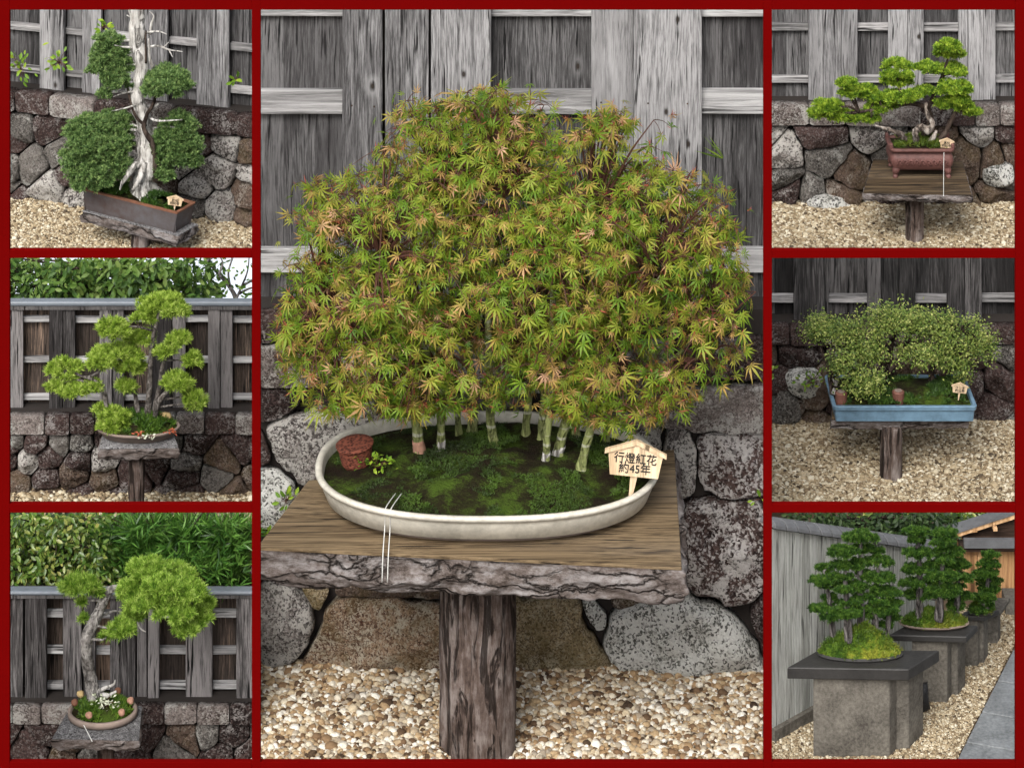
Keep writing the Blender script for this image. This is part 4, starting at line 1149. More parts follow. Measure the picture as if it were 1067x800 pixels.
zb4 = bench('fourth and farthest granite bench beside the house wall', [(1022, 636), (1043, 637), (1053, 622), (1034, 622)], 636, .024,
      [(1026, 1040, 0, 1.41, .03, .08, .03)], mats=('granite', 'granite'))
rockb = thing('dark_rock', PZ(961, 742, zg), 'black rough rock on the gravel behind the nearest granite bench', 'rock', None)
V = []
b = PZ(961, 742, zg)
for v in PEB[0]:
    k = 1 + .5 * fbm(v, 2.2, 4.)
    V.append(b + v * k * np.array([.045, .05, .085]) + np.array([0, 0, .085]))
mk('body', np.array(V), PEB[1], M['black'], rockb)

def moss_mound(name, label, px, pyb, z, rx, rz, ryf, seed, tray=None):
    c = PZ(px, pyb, z); y = c[1]; s = S(y)
    root = thing(name, c, label, 'forest planting base', None)
    o = oval(rx * s, rx * s * ryf, 48)
    z0 = z
    if tray:
        V, Fc = loft(o, [(-.02, z + .001), (.0, z + .008), (.015, z + .022), (.0, z + .024)], c); mk('tray', V, Fc, M['pot_brown'], root); z0 = z + .024
    else:
        V, Fc = loft(o, [(.004, z + .001), (.012, z + .012), (.0, z + .02)], c); mk('slab', V, Fc, M['slate'], root); z0 = z + .02
    Vv, Fc = [], []; n = len(o); rings = 12
    for i in range(rings):
        r = 1 - i / rings
        for p in o * r:
            h = rz * s * (1 - r ** 2.2) * (1 + .45 * fbm((p[0], p[1], 0), 9, seed, 4))
            Vv.append([c[0] + p[0], y + p[1], z0 + h])
    Vv.append([c[0], y, z0 + rz * s])
    for i in range(rings - 1):
        for j in range(n):
            a, b = i * n + j, i * n + (j + 1) % n; Fc.append([a, b, b + n, a + n])
    for j in range(n): Fc.append([(rings - 1) * n + j, (rings - 1) * n + (j + 1) % n, rings * n])
    mk('moss_cushion', Vv, Fc, M['moss_y'], root, smooth=True)
    pts = np.array(Vv)[R.integers(0, len(Vv), 900)] + R.normal(0, .006, (900, 3)) * [1, 1, .2]
    mk('moss_tufts', *tufts(pts, unit(R.normal(0, .4, pts.shape) + [0, -.2, 1]), 5, .022, .004, .5), leafmat('moss tufts ' + name, [(.025, .06, .006), (.07, .12, .012), (.19, .20, .025)], 6, .15, .75), root)
    return z0 + rz * s * .6
z1 = moss_mound('moss_base', 'mossy rock slab base of the largest spruce forest', 896, 682, zb1, 43, 22, .36, 2.)
z2 = moss_mound('moss_base', 'mossy base on a thin brown tray under the second spruce forest', 973, 652, zb2, 34, 10, .36, 6., tray=True)
z3 = moss_mound('moss_base', 'small mossy base under the small round topped spruce', 1022, 639, zb3, 12, 6, .5, 8.)
yF1, yF2, yF3 = PZ(896, 680, zb1)[1], PZ(973, 653, zb2)[1], PZ(1022, 639, zb3)[1]
G = 'spruces in forest plantings'
def spruce(label, y, trunk, pads, base_z, clump=2.7):
    s = S(y); pads = list(pads)
    (xb, yb, _), (xt, yt_, _) = trunk[0], trunk[-1]
    hgt = yb - yt_; tr_ = catmull(np.array(trunk, float), 6)
    wmax = max(p[2] for p in pads) * .72
    for k in range(max(3, int(hgt / 14))):
        f = .30 + .70 * k / max(1, max(3, int(hgt / 14)) - 1); yy = yb - f * hgt; xx = np.interp(-yy, -tr_[:, 1], tr_[:, 0])
        r_ = wmax * (.95 - .75 * f) + 2.5
        pads.append((xx + (1 if k % 2 else -1) * r_ * .35, yy, r_, 3.0))
    pads.append((xt, yt_ - 4, 3.5, 5.))
    cloud_tree('spruce_tree', label, P(trunk[0][0], trunk[0][1], y), y, [[(a, b, 0, r) for a, b, r in trunk]], [(a, b, rx * 1.08, rz * .74, (random.uniform(-.05, .05))) for a, b, rx, rz in pads],
               'spruce', 'grey_bark', clump * s, 8, 11, 3.4 * s, .0036, .5, .55, -.15, group=G, brr=.4, ysc=.8)
spruce('tall central spruce of the largest forest planting, with a rounded top', yF1, [(897, 664, 5), (897, 640, 4), (896, 600, 3), (897, 560, 1.5)], [(897, 560, 17, 8), (899, 572, 12, 6), (888, 590, 12, 6), (905, 600, 9, 5), (886, 612, 16, 7)], z1)
spruce('left front spruce of the largest forest planting', yF1 - .05, [(884, 668, 4.5), (883, 640, 3.6), (881, 610, 2.6), (880, 575, 1.4)], [(878, 575, 16, 8), (876, 589, 11, 5), (881, 611, 17, 6.5), (883, 638, 17, 9), (870, 600, 8, 4)], z1)
spruce('leftmost low spruce of the largest forest planting', yF1, [(868, 664, 3.5), (866, 640, 3), (862, 612, 2), (858, 595, 1)], [(859, 592, 11, 5), (856, 605, 13, 6), (857, 634, 13, 6), (864, 622, 8, 4)], z1)
spruce('right spruce with stepped pads in the largest forest planting', yF1 + .02, [(911, 664, 4.5), (912, 640, 3.6), (914, 610, 2.6), (915, 585, 1.4)], [(916, 585, 15, 7), (917, 602, 16, 7), (923, 617, 14, 7), (919, 634, 16, 8), (914, 574, 8, 4)], z1)
spruce('rightmost low spruce of the largest forest planting', yF1 + .08, [(924, 662, 3), (926, 645, 2.4), (929, 625, 1.5)], [(931, 618, 9, 5), (932, 628, 8, 4), (928, 643, 10, 5)], z1)
spruce('left spruce of the second forest planting', yF2, [(958, 645, 4.5), (958, 620, 3.6), (958, 590, 2.6), (957, 562, 1.4)], [(956, 554, 13, 6.5), (955, 563, 10, 5), (957, 577, 16, 8), (955, 593, 15, 7), (951, 608, 14, 6), (957, 620, 16, 7)], z2)
spruce('central tall spruce of the second forest planting', yF2 - .05, [(978, 646, 4.5), (980, 620, 3.6), (982, 590, 2.4), (984, 560, 1.4)], [(985, 556, 13, 6.5), (982, 566, 12, 6), (988, 576, 16, 8), (982, 600, 17, 8), (986, 615, 18, 8), (976, 588, 12, 5)], z2)
spruce('right spruce of the second forest planting', yF2 + .05, [(996, 645, 3.5), (998, 620, 3), (999, 592, 1.5)], [(998, 588, 13, 7), (1002, 602, 12, 7), (1000, 622, 13, 8), (995, 632, 9, 4)], z2)
spruce('small spruce with a tapering round top on the third bench', yF3, [(1026, 636, 2.5), (1029, 610, 2), (1031, 585, 1)], [(1031, 578, 9, 5), (1030, 588, 12, 5.5), (1028, 597, 13, 5.5), (1030, 606, 13, 6), (1031, 614, 11, 5)], z3, 2.4)
spruce('lowest dwarf spruce at the front of the third bench', yF3 - .04, [(1024, 638, 1.5), (1025, 630, 1)], [(1031, 613, 9, 5), (1025, 623, 12, 6), (1026, 630, 9, 4)], z3, 2.4)
# house beyond
hy = 1.92
hs = thing('house', [P(1040, 0, hy)[0], hy, zg], 'wooden house with orange cedar wall and dark sloping eaves beyond the benches', 'house', None)
MB().box([P(1002, 0, hy)[0], hy + .06, zg], [P(1080, 0, hy)[0], hy + .30, Zat(572, hy)]).build('wall', M['house_wood'], hs)
for px in (1003, 1022, 1041, 1060):
    MB().box([P(px, 0, hy)[0] - .008, hy + .045, zg], [P(px, 0, hy)[0] + .008, hy + .058, Zat(573, hy)]).build('batten', M['house_wood'], hs)
MB().box([P(1000, 0, hy)[0], hy - .02, Zat(573, hy)], [P(1084, 0, hy)[0], hy + .05, Zat(566, hy)]).build('beam', M['beam'], hs)
MB().slab([(P(1004, 0, hy)[0], Zat(565.5, hy)), (P(1066, 0, hy)[0], Zat(565.5, hy)), (P(1066, 0, hy)[0], Zat(538, hy)), (P(1030, 0, hy)[0], Zat(548, hy))], hy + .052, hy + .10).build('gable', M['beam'], hs)
MB().box([P(1003, 0, hy)[0], hy - .06, Zat(566, hy)], [P(1084, 0, hy)[0], hy - .022, Zat(558, hy)]).build('lower_roof', M['tile'], hs)
q = [(996, 558), (996, 554.5), (1066, 531), (1066, 536)]
MB().slab([(P(a, 0, hy)[0], Zat(b, hy)) for a, b in q][::-1], hy - .02, hy + .05).build('eave_board', M['house_wood'], hs)
q = [(994, 554), (994, 551), (1066, 527.5), (1066, 530.5)]
MB().slab([(P(a, 0, hy)[0], Zat(b, hy)) for a, b in q][::-1], hy - .03, hy + .06).build('roof', M['tile'], hs)
for px, py in ((1015, 550), (1036, 549)):
    MB().box([P(px, 0, hy)[0] - .012, hy - .04, Zat(py + 1, hy)], [P(px, 0, hy)[0] + .012, hy + .06, Zat(py - 2, hy)]).build('purlin_end', M['house_wood'], hs)
MB().box([P(1043, 0, hy)[0], hy - .16, zg], [P(1062, 0, hy)[0], hy - .02, zg + .10]).build('step', M['granite'], hs)
leafy_mass('conifer', 'dark conifer behind the tile topped screen at bottom right', 815, 1010, 528, 566, 2.15, .35, 4200, .04, 'forest', OVAL, 'tree', 'dark trees behind the screen', 884, 90, .10)
leafy_mass('broadleaf_tree', 'olive green tree beside the house roof at bottom right', 900, 1075, 526, 548, 2.38, .25, 2600, .045, 'hedge', OVAL, 'tree', 'dark trees behind the screen', 960, 70, .10)

# ================================================================== MIDDLE LEFT BAY (multi-trunk pine)
yW = 3.70; zg = Zat(513, yW)
xl, xr = P(-120, 0, 3.3)[0], P(290, 0, 3.7)[0]
terrace('gravel_bed', -130, 300, 2.75, 5.1, zg)
gravel('strip of tan gravel at the foot of the rubble wall beneath the multi trunk pine', xl, xr, 3.28, yW + .02, zg, .026, False)
stone_wall('brown rubble stone wall behind the multi trunk pine', -110, 300, 429, 448, 516, yW, [-110, -80, -48, -20, 10, 48, 74, 100, 132, 160, 184, 214, 246, 270, 300], 34, 22, ['s_dark', 's_brown', 's_grey', 's_brown', 's_dark', 's_speck'], 's_coping', .085)
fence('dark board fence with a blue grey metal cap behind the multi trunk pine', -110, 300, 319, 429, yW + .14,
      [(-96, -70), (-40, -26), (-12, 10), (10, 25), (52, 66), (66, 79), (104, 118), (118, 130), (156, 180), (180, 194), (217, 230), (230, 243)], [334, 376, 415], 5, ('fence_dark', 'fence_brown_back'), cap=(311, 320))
zt = Zat(467, 3.0)
quad = [PZ(103, 467, zt), PZ(186, 466, zt), PZ(180, 448, zt), PZ(108, 448, zt)]
pc = P(142, 0, 3.10)
log_table('small table with pale bark edge under the multi trunk pine', quad, zt, .078, pc, 8 * S(3.1), zg, seed=8.7, edge_mat='bark_edge', top='fence_grey')
zr = zt + .07; cb = np.array([P(144, 0, 3.17)[0], 3.17, zt])
pot = thing('oval_pot', cb, 'long shallow grey brown oval pot under the multi trunk pine', 'plant pot', 'bonsai pots')
o0 = oval(43 * S(3.17), .155, 72)
V, Fc = loft(o0, [(-.05, zt + .002), (-.04, zt + .008), (-.012, zr - .02), (.0, zr - .016), (.004, zr - .004), (0, zr), (-.012, zr), (-.016, zr - .02)], cb, cap1=False)
mk('body', V, Fc, M['pot_brown'], pot, smooth=True)
oi = offs(o0, -.014)
soil_surface(oi, cb, zr - .012, 0, .07, .02, 5., 'mossy_soil', M['moss'], pot)
moss_blades(oi * .95, cb, zr, 0, .075, 900, .032, leafmat('low green plants', [(.015, .04, .006), (.05, .11, .01), (.10, .18, .02)], 8, .15, .4), pot, thr=-.25, nsc=7)
leaf_plant('red_plant', 'orange red leaved plant at the front of the long oval pot', PZ(145, 452, zr + .01), 18, .016, .02, 'red_leaf', SMALL, 'plant', 'red plants in the long oval pot', .5)
leaf_plant('red_plant', 'orange red leaved plant at the right end of the long oval pot', PZ(179, 449, zr + .01), 18, .016, .02, 'red_leaf', SMALL, 'plant', 'red plants in the long oval pot', .5)
leaf_plant('variegated_plant', 'white edged plant at the front of the long oval pot', PZ(155, 456, zr + .01), 18, .018, .022, 'white_leaf', SMALL, 'plant', None, .4)
sr = thing('accent_stone', PZ(172, 440, zr + .02), 'pale tan accent stone at the back right of the long oval pot', 'stone', None)
mk('body', PEB[0] * [.05, .03, .03] + PZ(172, 438, zr + .02) + [0, 0, .025], PEB[1], M['fawn'], sr, smooth=True)
cloud_tree('pine_tree', 'pine with several scaly trunks and layered yellow green pads, in the long oval pot', PZ(150, 446, zr), 3.17,
    [[(146, 446, 0, 4), (143, 425, 0, 2.8), (140, 405, .02, 2.3), (134, 380, .04, 2), (126, 365, .05, 1.2)],
     [(152, 447, 0, 5), (154, 428, 0, 3.6), (156, 400, 0, 3.), (157, 375, .0, 2.5), (160, 350, 0, 2.4), (166, 325, 0, 1.5)],
     [(156, 446, .02, 4), (162, 420, .03, 3), (167, 400, .04, 2.5), (170, 380, .05, 2.5), (180, 358, .06, 1.5)],
     [(160, 446, .0, 3.6), (165, 420, -.04, 2.8), (178, 405, -.05, 1.6), (190, 402, -.05, 1)],
     [(112, 440, -.02, 3), (111, 424, -.02, 2.6), (107, 405, -.03, 2.2), (97, 396, -.03, 1.6), (80, 390, -.02, 1)]],
    [(169, 319, 26, 13), (186, 326, 12, 8), (149, 331, 14, 8), (119, 344, 18, 12), (146, 351, 17, 8), (186, 354, 15, 9), (201, 375, 11, 9), (171, 366, 11, 7), (121, 371, 28, 12), (135, 382, 16, 8), (105, 378, 14, 8), (66, 386, 19, 13), (58, 402, 9, 7), (76, 407, 18, 7), (95, 403, 11, 7), (131, 404, 10, 9), (184, 398, 18, 10), (203, 420, 12, 14), (119, 440, 19, 15, -.05), (104, 426, 8, 6), (196, 410, 8, 8)],
    'pine_y', 'pine_dark', 4.8 * S(3.2), 7, 17, 5.8 * S(3.2), .0045, .72, .5, brr=.42, group='pine bonsai')
leafy_mass('broadleaf_tree', 'broad green tree filling the view behind the cap of the multi trunk pine fence', -20, 222, 262, 322, 4.45, .6, 5600, .062, 'tree_bg', OVAL, 'tree', None, 100, 130, .14, base_z=zg,
           sil=[(-20, 262), (185, 262), (200, 272), (222, 284), (218, 305), (225, 325), (-20, 325)])
bt = thing('bare_tree', [P(250, 0, 4.4)[0], 4.4, zg], 'nearly bare forked tree against the pale sky behind the fence', 'tree', None)
mb = MB(); y = 4.4; s = S(y)
base = np.array([P(250, 0, y)[0], y, zg])
tube(mb, [base, P(249, 330, y), P(246, 312, y), P(240, 300, y), P(228, 286, y + .05), P(216, 272, y + .1), P(208, 262, y + .1)], [4 * s, 3 * s, 2.6 * s, 2 * s, 1.6 * s, 1.2 * s, .8 * s], 9, 6, .15)
for pts in ([(246, 312), (252, 298), (258, 282), (260, 262)], [(240, 300), (238, 284), (242, 268), (240, 258)], [(228, 286), (232, 274), (226, 262)], [(252, 298), (266, 290), (278, 280)], [(216, 272), (224, 266), (230, 258)], [(249, 306), (262, 300), (272, 302)]):
    tube(mb, [P(a, b, y + random.uniform(-.05, .05)) for a, b in pts], np.linspace(1.5, .5, len(pts)) * s, 6, 5)
mb.build('trunk', M['grey_bark'], bt, smooth=True)
q = np.array([P(random.uniform(212, 275), random.uniform(262, 318), y + random.uniform(-.1, .1)) for _ in range(130)])
mk('crown', *inst(*OVAL, frames(unit(R.normal(0, .5, q.shape) + [0, -.6, .4])), q, R.uniform(.025, .05, len(q))), M['tree_bg'], bt)
t = NT('overcast sky'); e = t.n('ShaderNodeEmission', {'Color': (.80, .86, .95, 1), 'Strength': .75}); m_sky = t.done(e.outputs[0])
tag(MB().box([xl - .1, 5.02, .1], [xr, 5.05, Zat(262.5, 5.02)]).build('sky', m_sky), kind='structure')

# ================================================================== MIDDLE RIGHT BAY (azalea in blue tray)
yW = 3.86; zg = Zat(437, yW)
xl, xr = P(785, 0, 2.6)[0], P(1160, 0, 4.0)[0]
terrace('gravel_bed', 772, 1180, 2.66, 4.6, zg)
gravel('tan and cream gravel under the blue tray table', xl, xr, 2.62, yW + .02, zg, .019, False)
stone_wall('dark rubble stone wall with one pale boulder behind the blue tray', 770, 1170, 336, 355, 442, yW, [770, 797, 822, 858, 892, 930, 966, 1000, 1030, 1062, 1100, 1140, 1170], 46, 24, ['s_dark', 's_dark', 's_brown', 's_brown', 's_grey'], 's_dark', .10)
wr = [o for o in bpy.data.objects if o.name.startswith('stone_wall')][-1]
wroot = sorted([o for o in bpy.data.objects if o.name.split('.')[0] == 'stone_wall'], key=lambda o: o.name)[-1]
rock('stone', [(P(a, b, yW)[0], P(a, b, yW)[2]) for a, b in [(815, 386), (830, 378), (848, 378), (860, 392), (856, 404), (836, 410), (822, 404)]], yW - .06, .12, M['s_pale'], wroot, flat=4)
rock('stone', [(P(a, b, yW)[0], P(a, b, yW)[2]) for a, b in [(800, 402), (818, 400), (832, 414), (834, 434), (800, 438)]], yW - .05, .11, M['s_grey'], wroot, flat=4)
fence('nearly black board fence behind the azalea in the blue tray', 770, 1170, 264, 334, yW + .14,
      [(826, 845), (845, 863), (903, 917), (917, 936), (936, 953), (986, 1004), (1004, 1022), (1058, 1085), (1110, 1130), (1130, 1150)], [312], 7.5, ('fence_burnt', 'fence_burnt'), rail_mat='rail_dim')
zt = Zat(437, 2.98)
quad = [PZ(866, 437, zt), PZ(1008, 436, zt), PZ(998, 392, zt), PZ(872, 392, zt)]
pc = P(928.5, 0, 3.02)
log_table('log table with dark bark edge on the gravel under the blue tray', quad, zt, .062, pc, 12 * S(3.0), zg, seed=11.2)
zr = Zat(423.5, 2.92); yb = Yat(zr, 390); cb = np.array([P(936.5, 0, 3.2)[0], (2.92 + yb) / 2, zt])
pot = thing('rectangular_tray', cb, 'long rectangular blue glazed tray holding the azalea', 'plant pot', 'bonsai pots')
o0 = rrect(75 * S(2.95), (yb - 2.92) / 2, .03)
V, Fc = loft(o0, [(-.03, zt + .004), (-.02, zt + .006), (-.012, zr - .032), (-.002, zr - .028), (.002, zr - .004), (0, zr), (-.022, zr), (-.028, zr - .03)], cb, cap1=False)
bevel(mk('body', V, Fc, M['pot_blue'], pot), .004)
oi = offs(o0, -.024)
soil_surface(oi, cb, zr - .02, 0, .05, .03, 7., 'mossy_soil', M['moss'], pot)
moss_blades(oi * .95, cb, zr - .01, 0, .05, 2200, .026, leafmat('dark moss blades', [(.012, .03, .006), (.03, .07, .01), (.07, .13, .018)], 6, .1, .5), pot, thr=-.02, nsc=4)
yT = 3.2
def snag(root, s, y):
    mb = MB()
    tube(mb, [P(869, 410, y - .12), P(871, 400, y - .12), P(873, 392, y - .12), P(879, 385, y - .12)], [2.6 * s, 2 * s, 1.6 * s, .6 * s], 7, 5, .3, 25)
    tube(mb, [P(871, 400, y - .12), P(866, 392, y - .13)], [1.6 * s, .6 * s], 7, 5, .3, 25)
    mb.build('deadwood', M['deadwood'], root, smooth=True)
root = thing('azalea', PZ(925, 400, zr), 'wide spreading small leaved azalea with several brown trunks in the blue tray', 'bonsai tree', None)
s = S(yT); mb = MB(); tp = []
for tr in ([(868, 414, -.1, 3.5), (866, 398, -.08, 3), (862, 380, 0, 2.2), (852, 355, 0, 1.2)], [(915, 412, -.05, 3), (922, 392, -.05, 2.6), (932, 380, 0, 2.2), (942, 370, .02, 2), (945, 345, .05, 1.2)],
           [(932, 400, .1, 4), (930, 385, .1, 3.5), (928, 365, .1, 2.6), (935, 340, .1, 1.4)], [(970, 398, .08, 3.5), (972, 380, .08, 3), (980, 362, .05, 2.2), (1000, 345, .05, 1.2)], [(980, 392, .1, 2.6), (1000, 376, .08, 2), (1020, 368, .05, 1.4)], [(892, 414, -.1, 2.4), (888, 390, -.05, 2), (884, 365, 0, 1.2)]):
    pts = [P(a, b, yT + dy) for a, b, dy, r in tr]; tube(mb, pts, [r * s for *_, r in tr], 10, 7, .25, 14); tp += list(catmull(pts, 5))
tp = np.array(tp); parts = []
for (a, b, rx_, rz_, dy, nn) in [(938, 338, 36, 20, .0, 95), (874, 348, 33, 20, 0, 80), (854, 346, 18, 16, 0, 40), (998, 348, 36, 22, 0, 95), (1020, 362, 19, 18, 0, 42), (905, 365, 24, 20, -.1, 50), (901, 400, 21, 17, -.22, 60), (958, 368, 36, 12, -.1, 55), (991, 377, 26, 10, -.08, 40), (915, 335, 26, 18, 0, 50), (970, 340, 26, 18, 0, 50), (880, 380, 18, 16, -.2, 35), (1003, 395, 10, 5, -.05, 10)]:
    cc, cn = ell_points(P(a, b, yT + dy), np.array([rx_, rx_ * .75, rz_]) * s, int(nn * .88), -.7)
    cc = P(a, b, yT + dy) + (cc - P(a, b, yT + dy)) * R.uniform(.45, 1.05, (len(cc), 1))
    for c in cc:
        k = random.randint(26, 40)
        q = R.normal(0, 1, (k, 3)) * np.array([.030, .030, .022]) + c
        N = unit(R.normal(0, .5, q.shape) + [0, -.35, .8])
        parts.append(inst(*SMALL, frames(N), q, R.uniform(.012, .024, k)))
        j = int(np.argmin(np.linalg.norm(tp - c, axis=1)))
        if random.random() < .55: tube(mb, [tp[j], (tp[j] + c) / 2 + R.normal(0, .01, 3), c], [.009, .006, .002], 4, 3)
mb.build('trunk', M['dark_bark'], root, smooth=True)
mk('crown', *joinp(parts), M['azalea'], root)
snag(root, s, yT)
for px, py, lb in ((876.5, 419, 'brown fertilizer pot in the front left corner of the blue tray'), (936, 418, 'brown fertilizer pot at the front middle of the blue tray')):
    b = PZ(px, py, zr - .005); o1 = oval(6 * S(b[1]), 6 * S(b[1]), 28)
    r_ = thing('fertilizer_cup', b, lb, 'fertilizer cup', 'fertilizer cups')
    mk('basket', *loft(o1, [(-.004, b[2] - .02), (.0, b[2] + .01), (.003, b[2] + .06), (-.003, b[2] + .066), (-.012, b[2] + .068)], b), plain('brown resin ' + str(int(px)), (.13, .055, .04), .6), r_, smooth=False)
    mk('lid', *loft(o1, [(-.012, b[2] + .0685), (-.014, b[2] + .072), (-.026, b[2] + .073)], b), M['pot_brown'], r_)
sign('wooden name sign at the right end of the blue tray', 999, 404, Yat(zr, 417), 17, 10, 8, ['さつき', '約35年'], roll=math.radians(5), yaw=math.radians(-3), stake_dx=-.5)
leaf_plant('weed', 'green weed growing on the wall left of the blue tray', P(846, 399, yW - .22), 30, .045, .035, 'ivy')

# ================================================================== TOP RIGHT BAY (juniper in red footed pot)
yW = 6.42; zg = Zat(258, 5.5)
xl, xr = P(785, 0, 5.2)[0], P(1170, 0, 6.4)[0]
terrace('gravel_bed', 772, 1190, 5.28, 7.2, zg)
gravel('pale tan gravel under the juniper table at top right', xl, xr, 5.25, yW + .02, zg, .020, False)
stone_wall('grey brown rubble wall behind the red footed pot', 770, 1180, 106, 127, 222, yW, [770, 800, 842, 880, 915, 958, 990, 1014, 1040, 1085, 1120, 1150, 1180], 44, 23, ['s_brown', 's_grey', 's_grey', 's_dark', 's_brown', 's_speck'], 's_coping', .13)
wroot = sorted([o for o in bpy.data.objects if o.name.split('.')[0] == 'stone_wall'], key=lambda o: o.name)[-1]
rock('stone', [(P(a, b, yW)[0], P(a, b, yW)[2]) for a, b in [(1022, 168), (1054, 166), (1054, 184), (1040, 190), (1022, 188)]], yW - .07, .14, M['s_pale'], wroot, flat=5)
rock('stone', [(P(a, b, yW)[0], P(a, b, yW)[2]) for a, b in [(838, 204), (850, 198), (884, 202), (886, 214), (866, 220), (842, 214)]], yW - .07, .14, M['s_pale'], wroot, flat=4)
fence('grey board fence behind the cloud pruned juniper at top right', 770, 1180, -10, 106, yW + .14,
      [(842, 857), (857, 876), (876, 893), (925, 945), (945, 962), (998, 1008), (1008, 1024), (1024, 1037), (1075, 1098), (1098, 1115), (1150, 1180)], [29, 83], 7.5, ('fence_grey', 'fence_grey_back'), rail_mat='rail_dim')
zt = Zat(202, 5.42)
quad = [PZ(899, 201, zt), PZ(1013, 203.5, zt), PZ(1003, 168, zt), PZ(910, 166, zt)]
pc = P(953, 0, 5.62)
log_table('brown plank table with thin bark edge under the red footed pot', quad, zt, .055, pc, 9 * S(5.6), zg, seed=14.9)
yP = Yat(zt, 187); s = S(yP)
zr = zt + 31 * s; cb = np.array([P(961.5, 0, yP)[0], yP + .16, zt])
pot = thing('footed_pot', cb, 'red brown rectangular pot with scroll relief and four paw feet', 'plant pot', 'bonsai pots')
o0 = rrect(32 * s, .15, .035)
V, Fc = loft(o0, [(-.06, zt + 7 * s), (-.03, zt + 8 * s), (.0, zt + 13 * s), (.008, zt + 18 * s), (.0, zt + 23 * s), (-.014, zt + 26 * s), (-.01, zt + 27 * s), (.012, zt + 28 * s), (.014, zr - .004), (.01, zr), (-.02, zr), (-.026, zr - .03)], cb, cap1=False)
mk('body', V, Fc, M['pot_red'], pot, smooth=True)
mb = MB()                                                         # scroll relief along the belly
for i in range(9):
    x = cb[0] + (-24 + i * 6) * s; yy = cb[1] - .15 - .006; z = zt + 17 * s
    tube(mb, [[x - 2.4 * s, yy, z - 2.5 * s], [x - 1 * s, yy - .004, z + 2.5 * s], [x + 1.6 * s, yy - .004, z + 1.2 * s], [x + .6 * s, yy - .004, z - 1 * s], [x + 2.8 * s, yy, z - 2.6 * s]], [.004, .006, .006, .005, .004], 6, 4)
mb.build('scroll_relief', M['pot_red'], pot, smooth=True)
for sx in (-1, 1):
    for sy in (-1, 1):
        c = np.array([cb[0] + sx * 26 * s, cb[1] + sy * .105, 0])
        mb = MB(); tube(mb, [[c[0], c[1], zt + 10 * s], [c[0] + sx * .008, c[1] + sy * .006, zt + 6 * s], [c[0] + sx * .002, c[1], zt + 3 * s], [c[0] + sx * .012, c[1] + sy * .012, zt + 1.2 * s], [c[0] + sx * .012, c[1] + sy * .012, zt + .001]], [4.4 * s, 3.8 * s, 2.2 * s, 2.8 * s, 2.6 * s], 10, 6)
        mb.build('foot', M['pot_red'], pot, smooth=True)
for sx in (-1, 1):
    mb = MB(); x = cb[0] + sx * 32 * s
    mb.box([x - .012, cb[1] - .14, zr - .002], [x + .012, cb[1] - .10, zr + 4.5 * s]);
    bevel(mb.build('rim_corner', M['pot_red'], pot), .006); mb = MB(); mb.box([x - .012, cb[1] + .1, zr - .002], [x + .012, cb[1] + .14, zr + 4.5 * s])
    bevel(mb.build('rim_corner', M['pot_red'], pot), .006)
oi = offs(o0, -.022)
soil_surface(oi, cb, zr - .01, 0, .04, .02, 9., 'mossy_soil', M['moss'], pot)
moss_blades(oi * .93, cb, zr, 0, .035, 500, .03, leafmat('moss tips', [(.03, .06, .006), (.09, .12, .012)], 8, .1, .4), pot, thr=-.1, nsc=7)
yT = cb[1]
def tr_dead(root, s, y):
    mb = MB()
    tube(mb, [P(946, 150, y - .02), P(940, 141, y - .06), P(930, 136, y - .1), P(920, 133, y - .1), P(912, 131, y - .1)], [2.4 * s, 2.8 * s, 2.4 * s, 1.6 * s, .8 * s], 9, 6, .7, 26)
    tube(mb, [P(956, 150, y - .04), P(953, 141, y - .08), P(957, 133, y - .08), P(966, 136, y - .08), P(972, 130, y - .06), P(966, 118, y - .05), P(965, 108, y)], [4.2 * s, 3.4 * s, 3.4 * s, 4 * s, 2.6 * s, 2.2 * s, 1.2 * s], 11, 7, .75, 26)
    tube(mb, [P(966, 150, y - .03), P(973, 143, y - .06), P(976, 136, y - .05)], [3.4 * s, 2.6 * s, 1.2 * s], 9, 6, .7, 26)
    mb.build('deadwood', M['driftwood'], root, smooth=True)
cloud_tree('juniper_tree', 'bright green cloud pruned juniper with twisted bleached trunk in the red footed pot', P(961, 150, yT), yT,
    [[(962, 153, 0, 5.5), (965, 140, .02, 4.6), (970, 128, .04, 3.8), (966, 114, .04, 3), (950, 108, .02, 2.4), (925, 112, 0, 1.8), (895, 117, -.02, 1.3)],
     [(966, 152, .03, 4), (984, 140, .03, 2.6), (991, 126, .02, 2.2), (998, 112, .02, 1.8)],
     [(966, 114, .04, 2.6), (974, 98, .04, 2.2), (982, 80, .02, 1.8), (988, 60, .0, 1)],
     [(946, 109, .02, 2), (938, 95, 0, 1.6), (934, 76, 0, 1)]],
    [(989, 50, 14, 9), (983, 57, 10, 5), (998, 57, 9, 6), (967, 72, 14, 8), (989, 73, 17, 8), (1001, 78, 8, 5), (994, 93, 19, 10), (983, 108, 12, 6), (1004, 110, 13, 8), (1014, 118, 9, 6), (998, 104, 14, 6), (935, 69, 16, 8), (928, 78, 10, 6), (934, 85, 17, 7), (945, 79, 8, 5), (882, 88, 12, 7), (885, 97, 11, 6), (903, 97, 12, 9), (917, 103, 12, 7), (937, 102, 18, 8), (952, 99, 10, 5), (862, 112, 16, 9), (850, 119, 10, 7), (873, 121, 16, 8), (892, 123, 14, 8), (913, 114, 13, 8), (908, 124, 10, 5), (963, 96, 12, 6), (928, 110, 9, 5)],
    'juni_y', 'dark_bark', 3.8 * S(yT), 9, 11, 3.9 * S(yT), .0062, .6, .55, -.3, brr=.5, group='juniper bonsai', extra=tr_dead)
sign('wooden name sign standing in the red footed pot', 985.5, 149, cb[1] - .11, 15, 9.5, 7, ['真柏', '約50年'], roll=math.radians(4), stake_dx=-2)
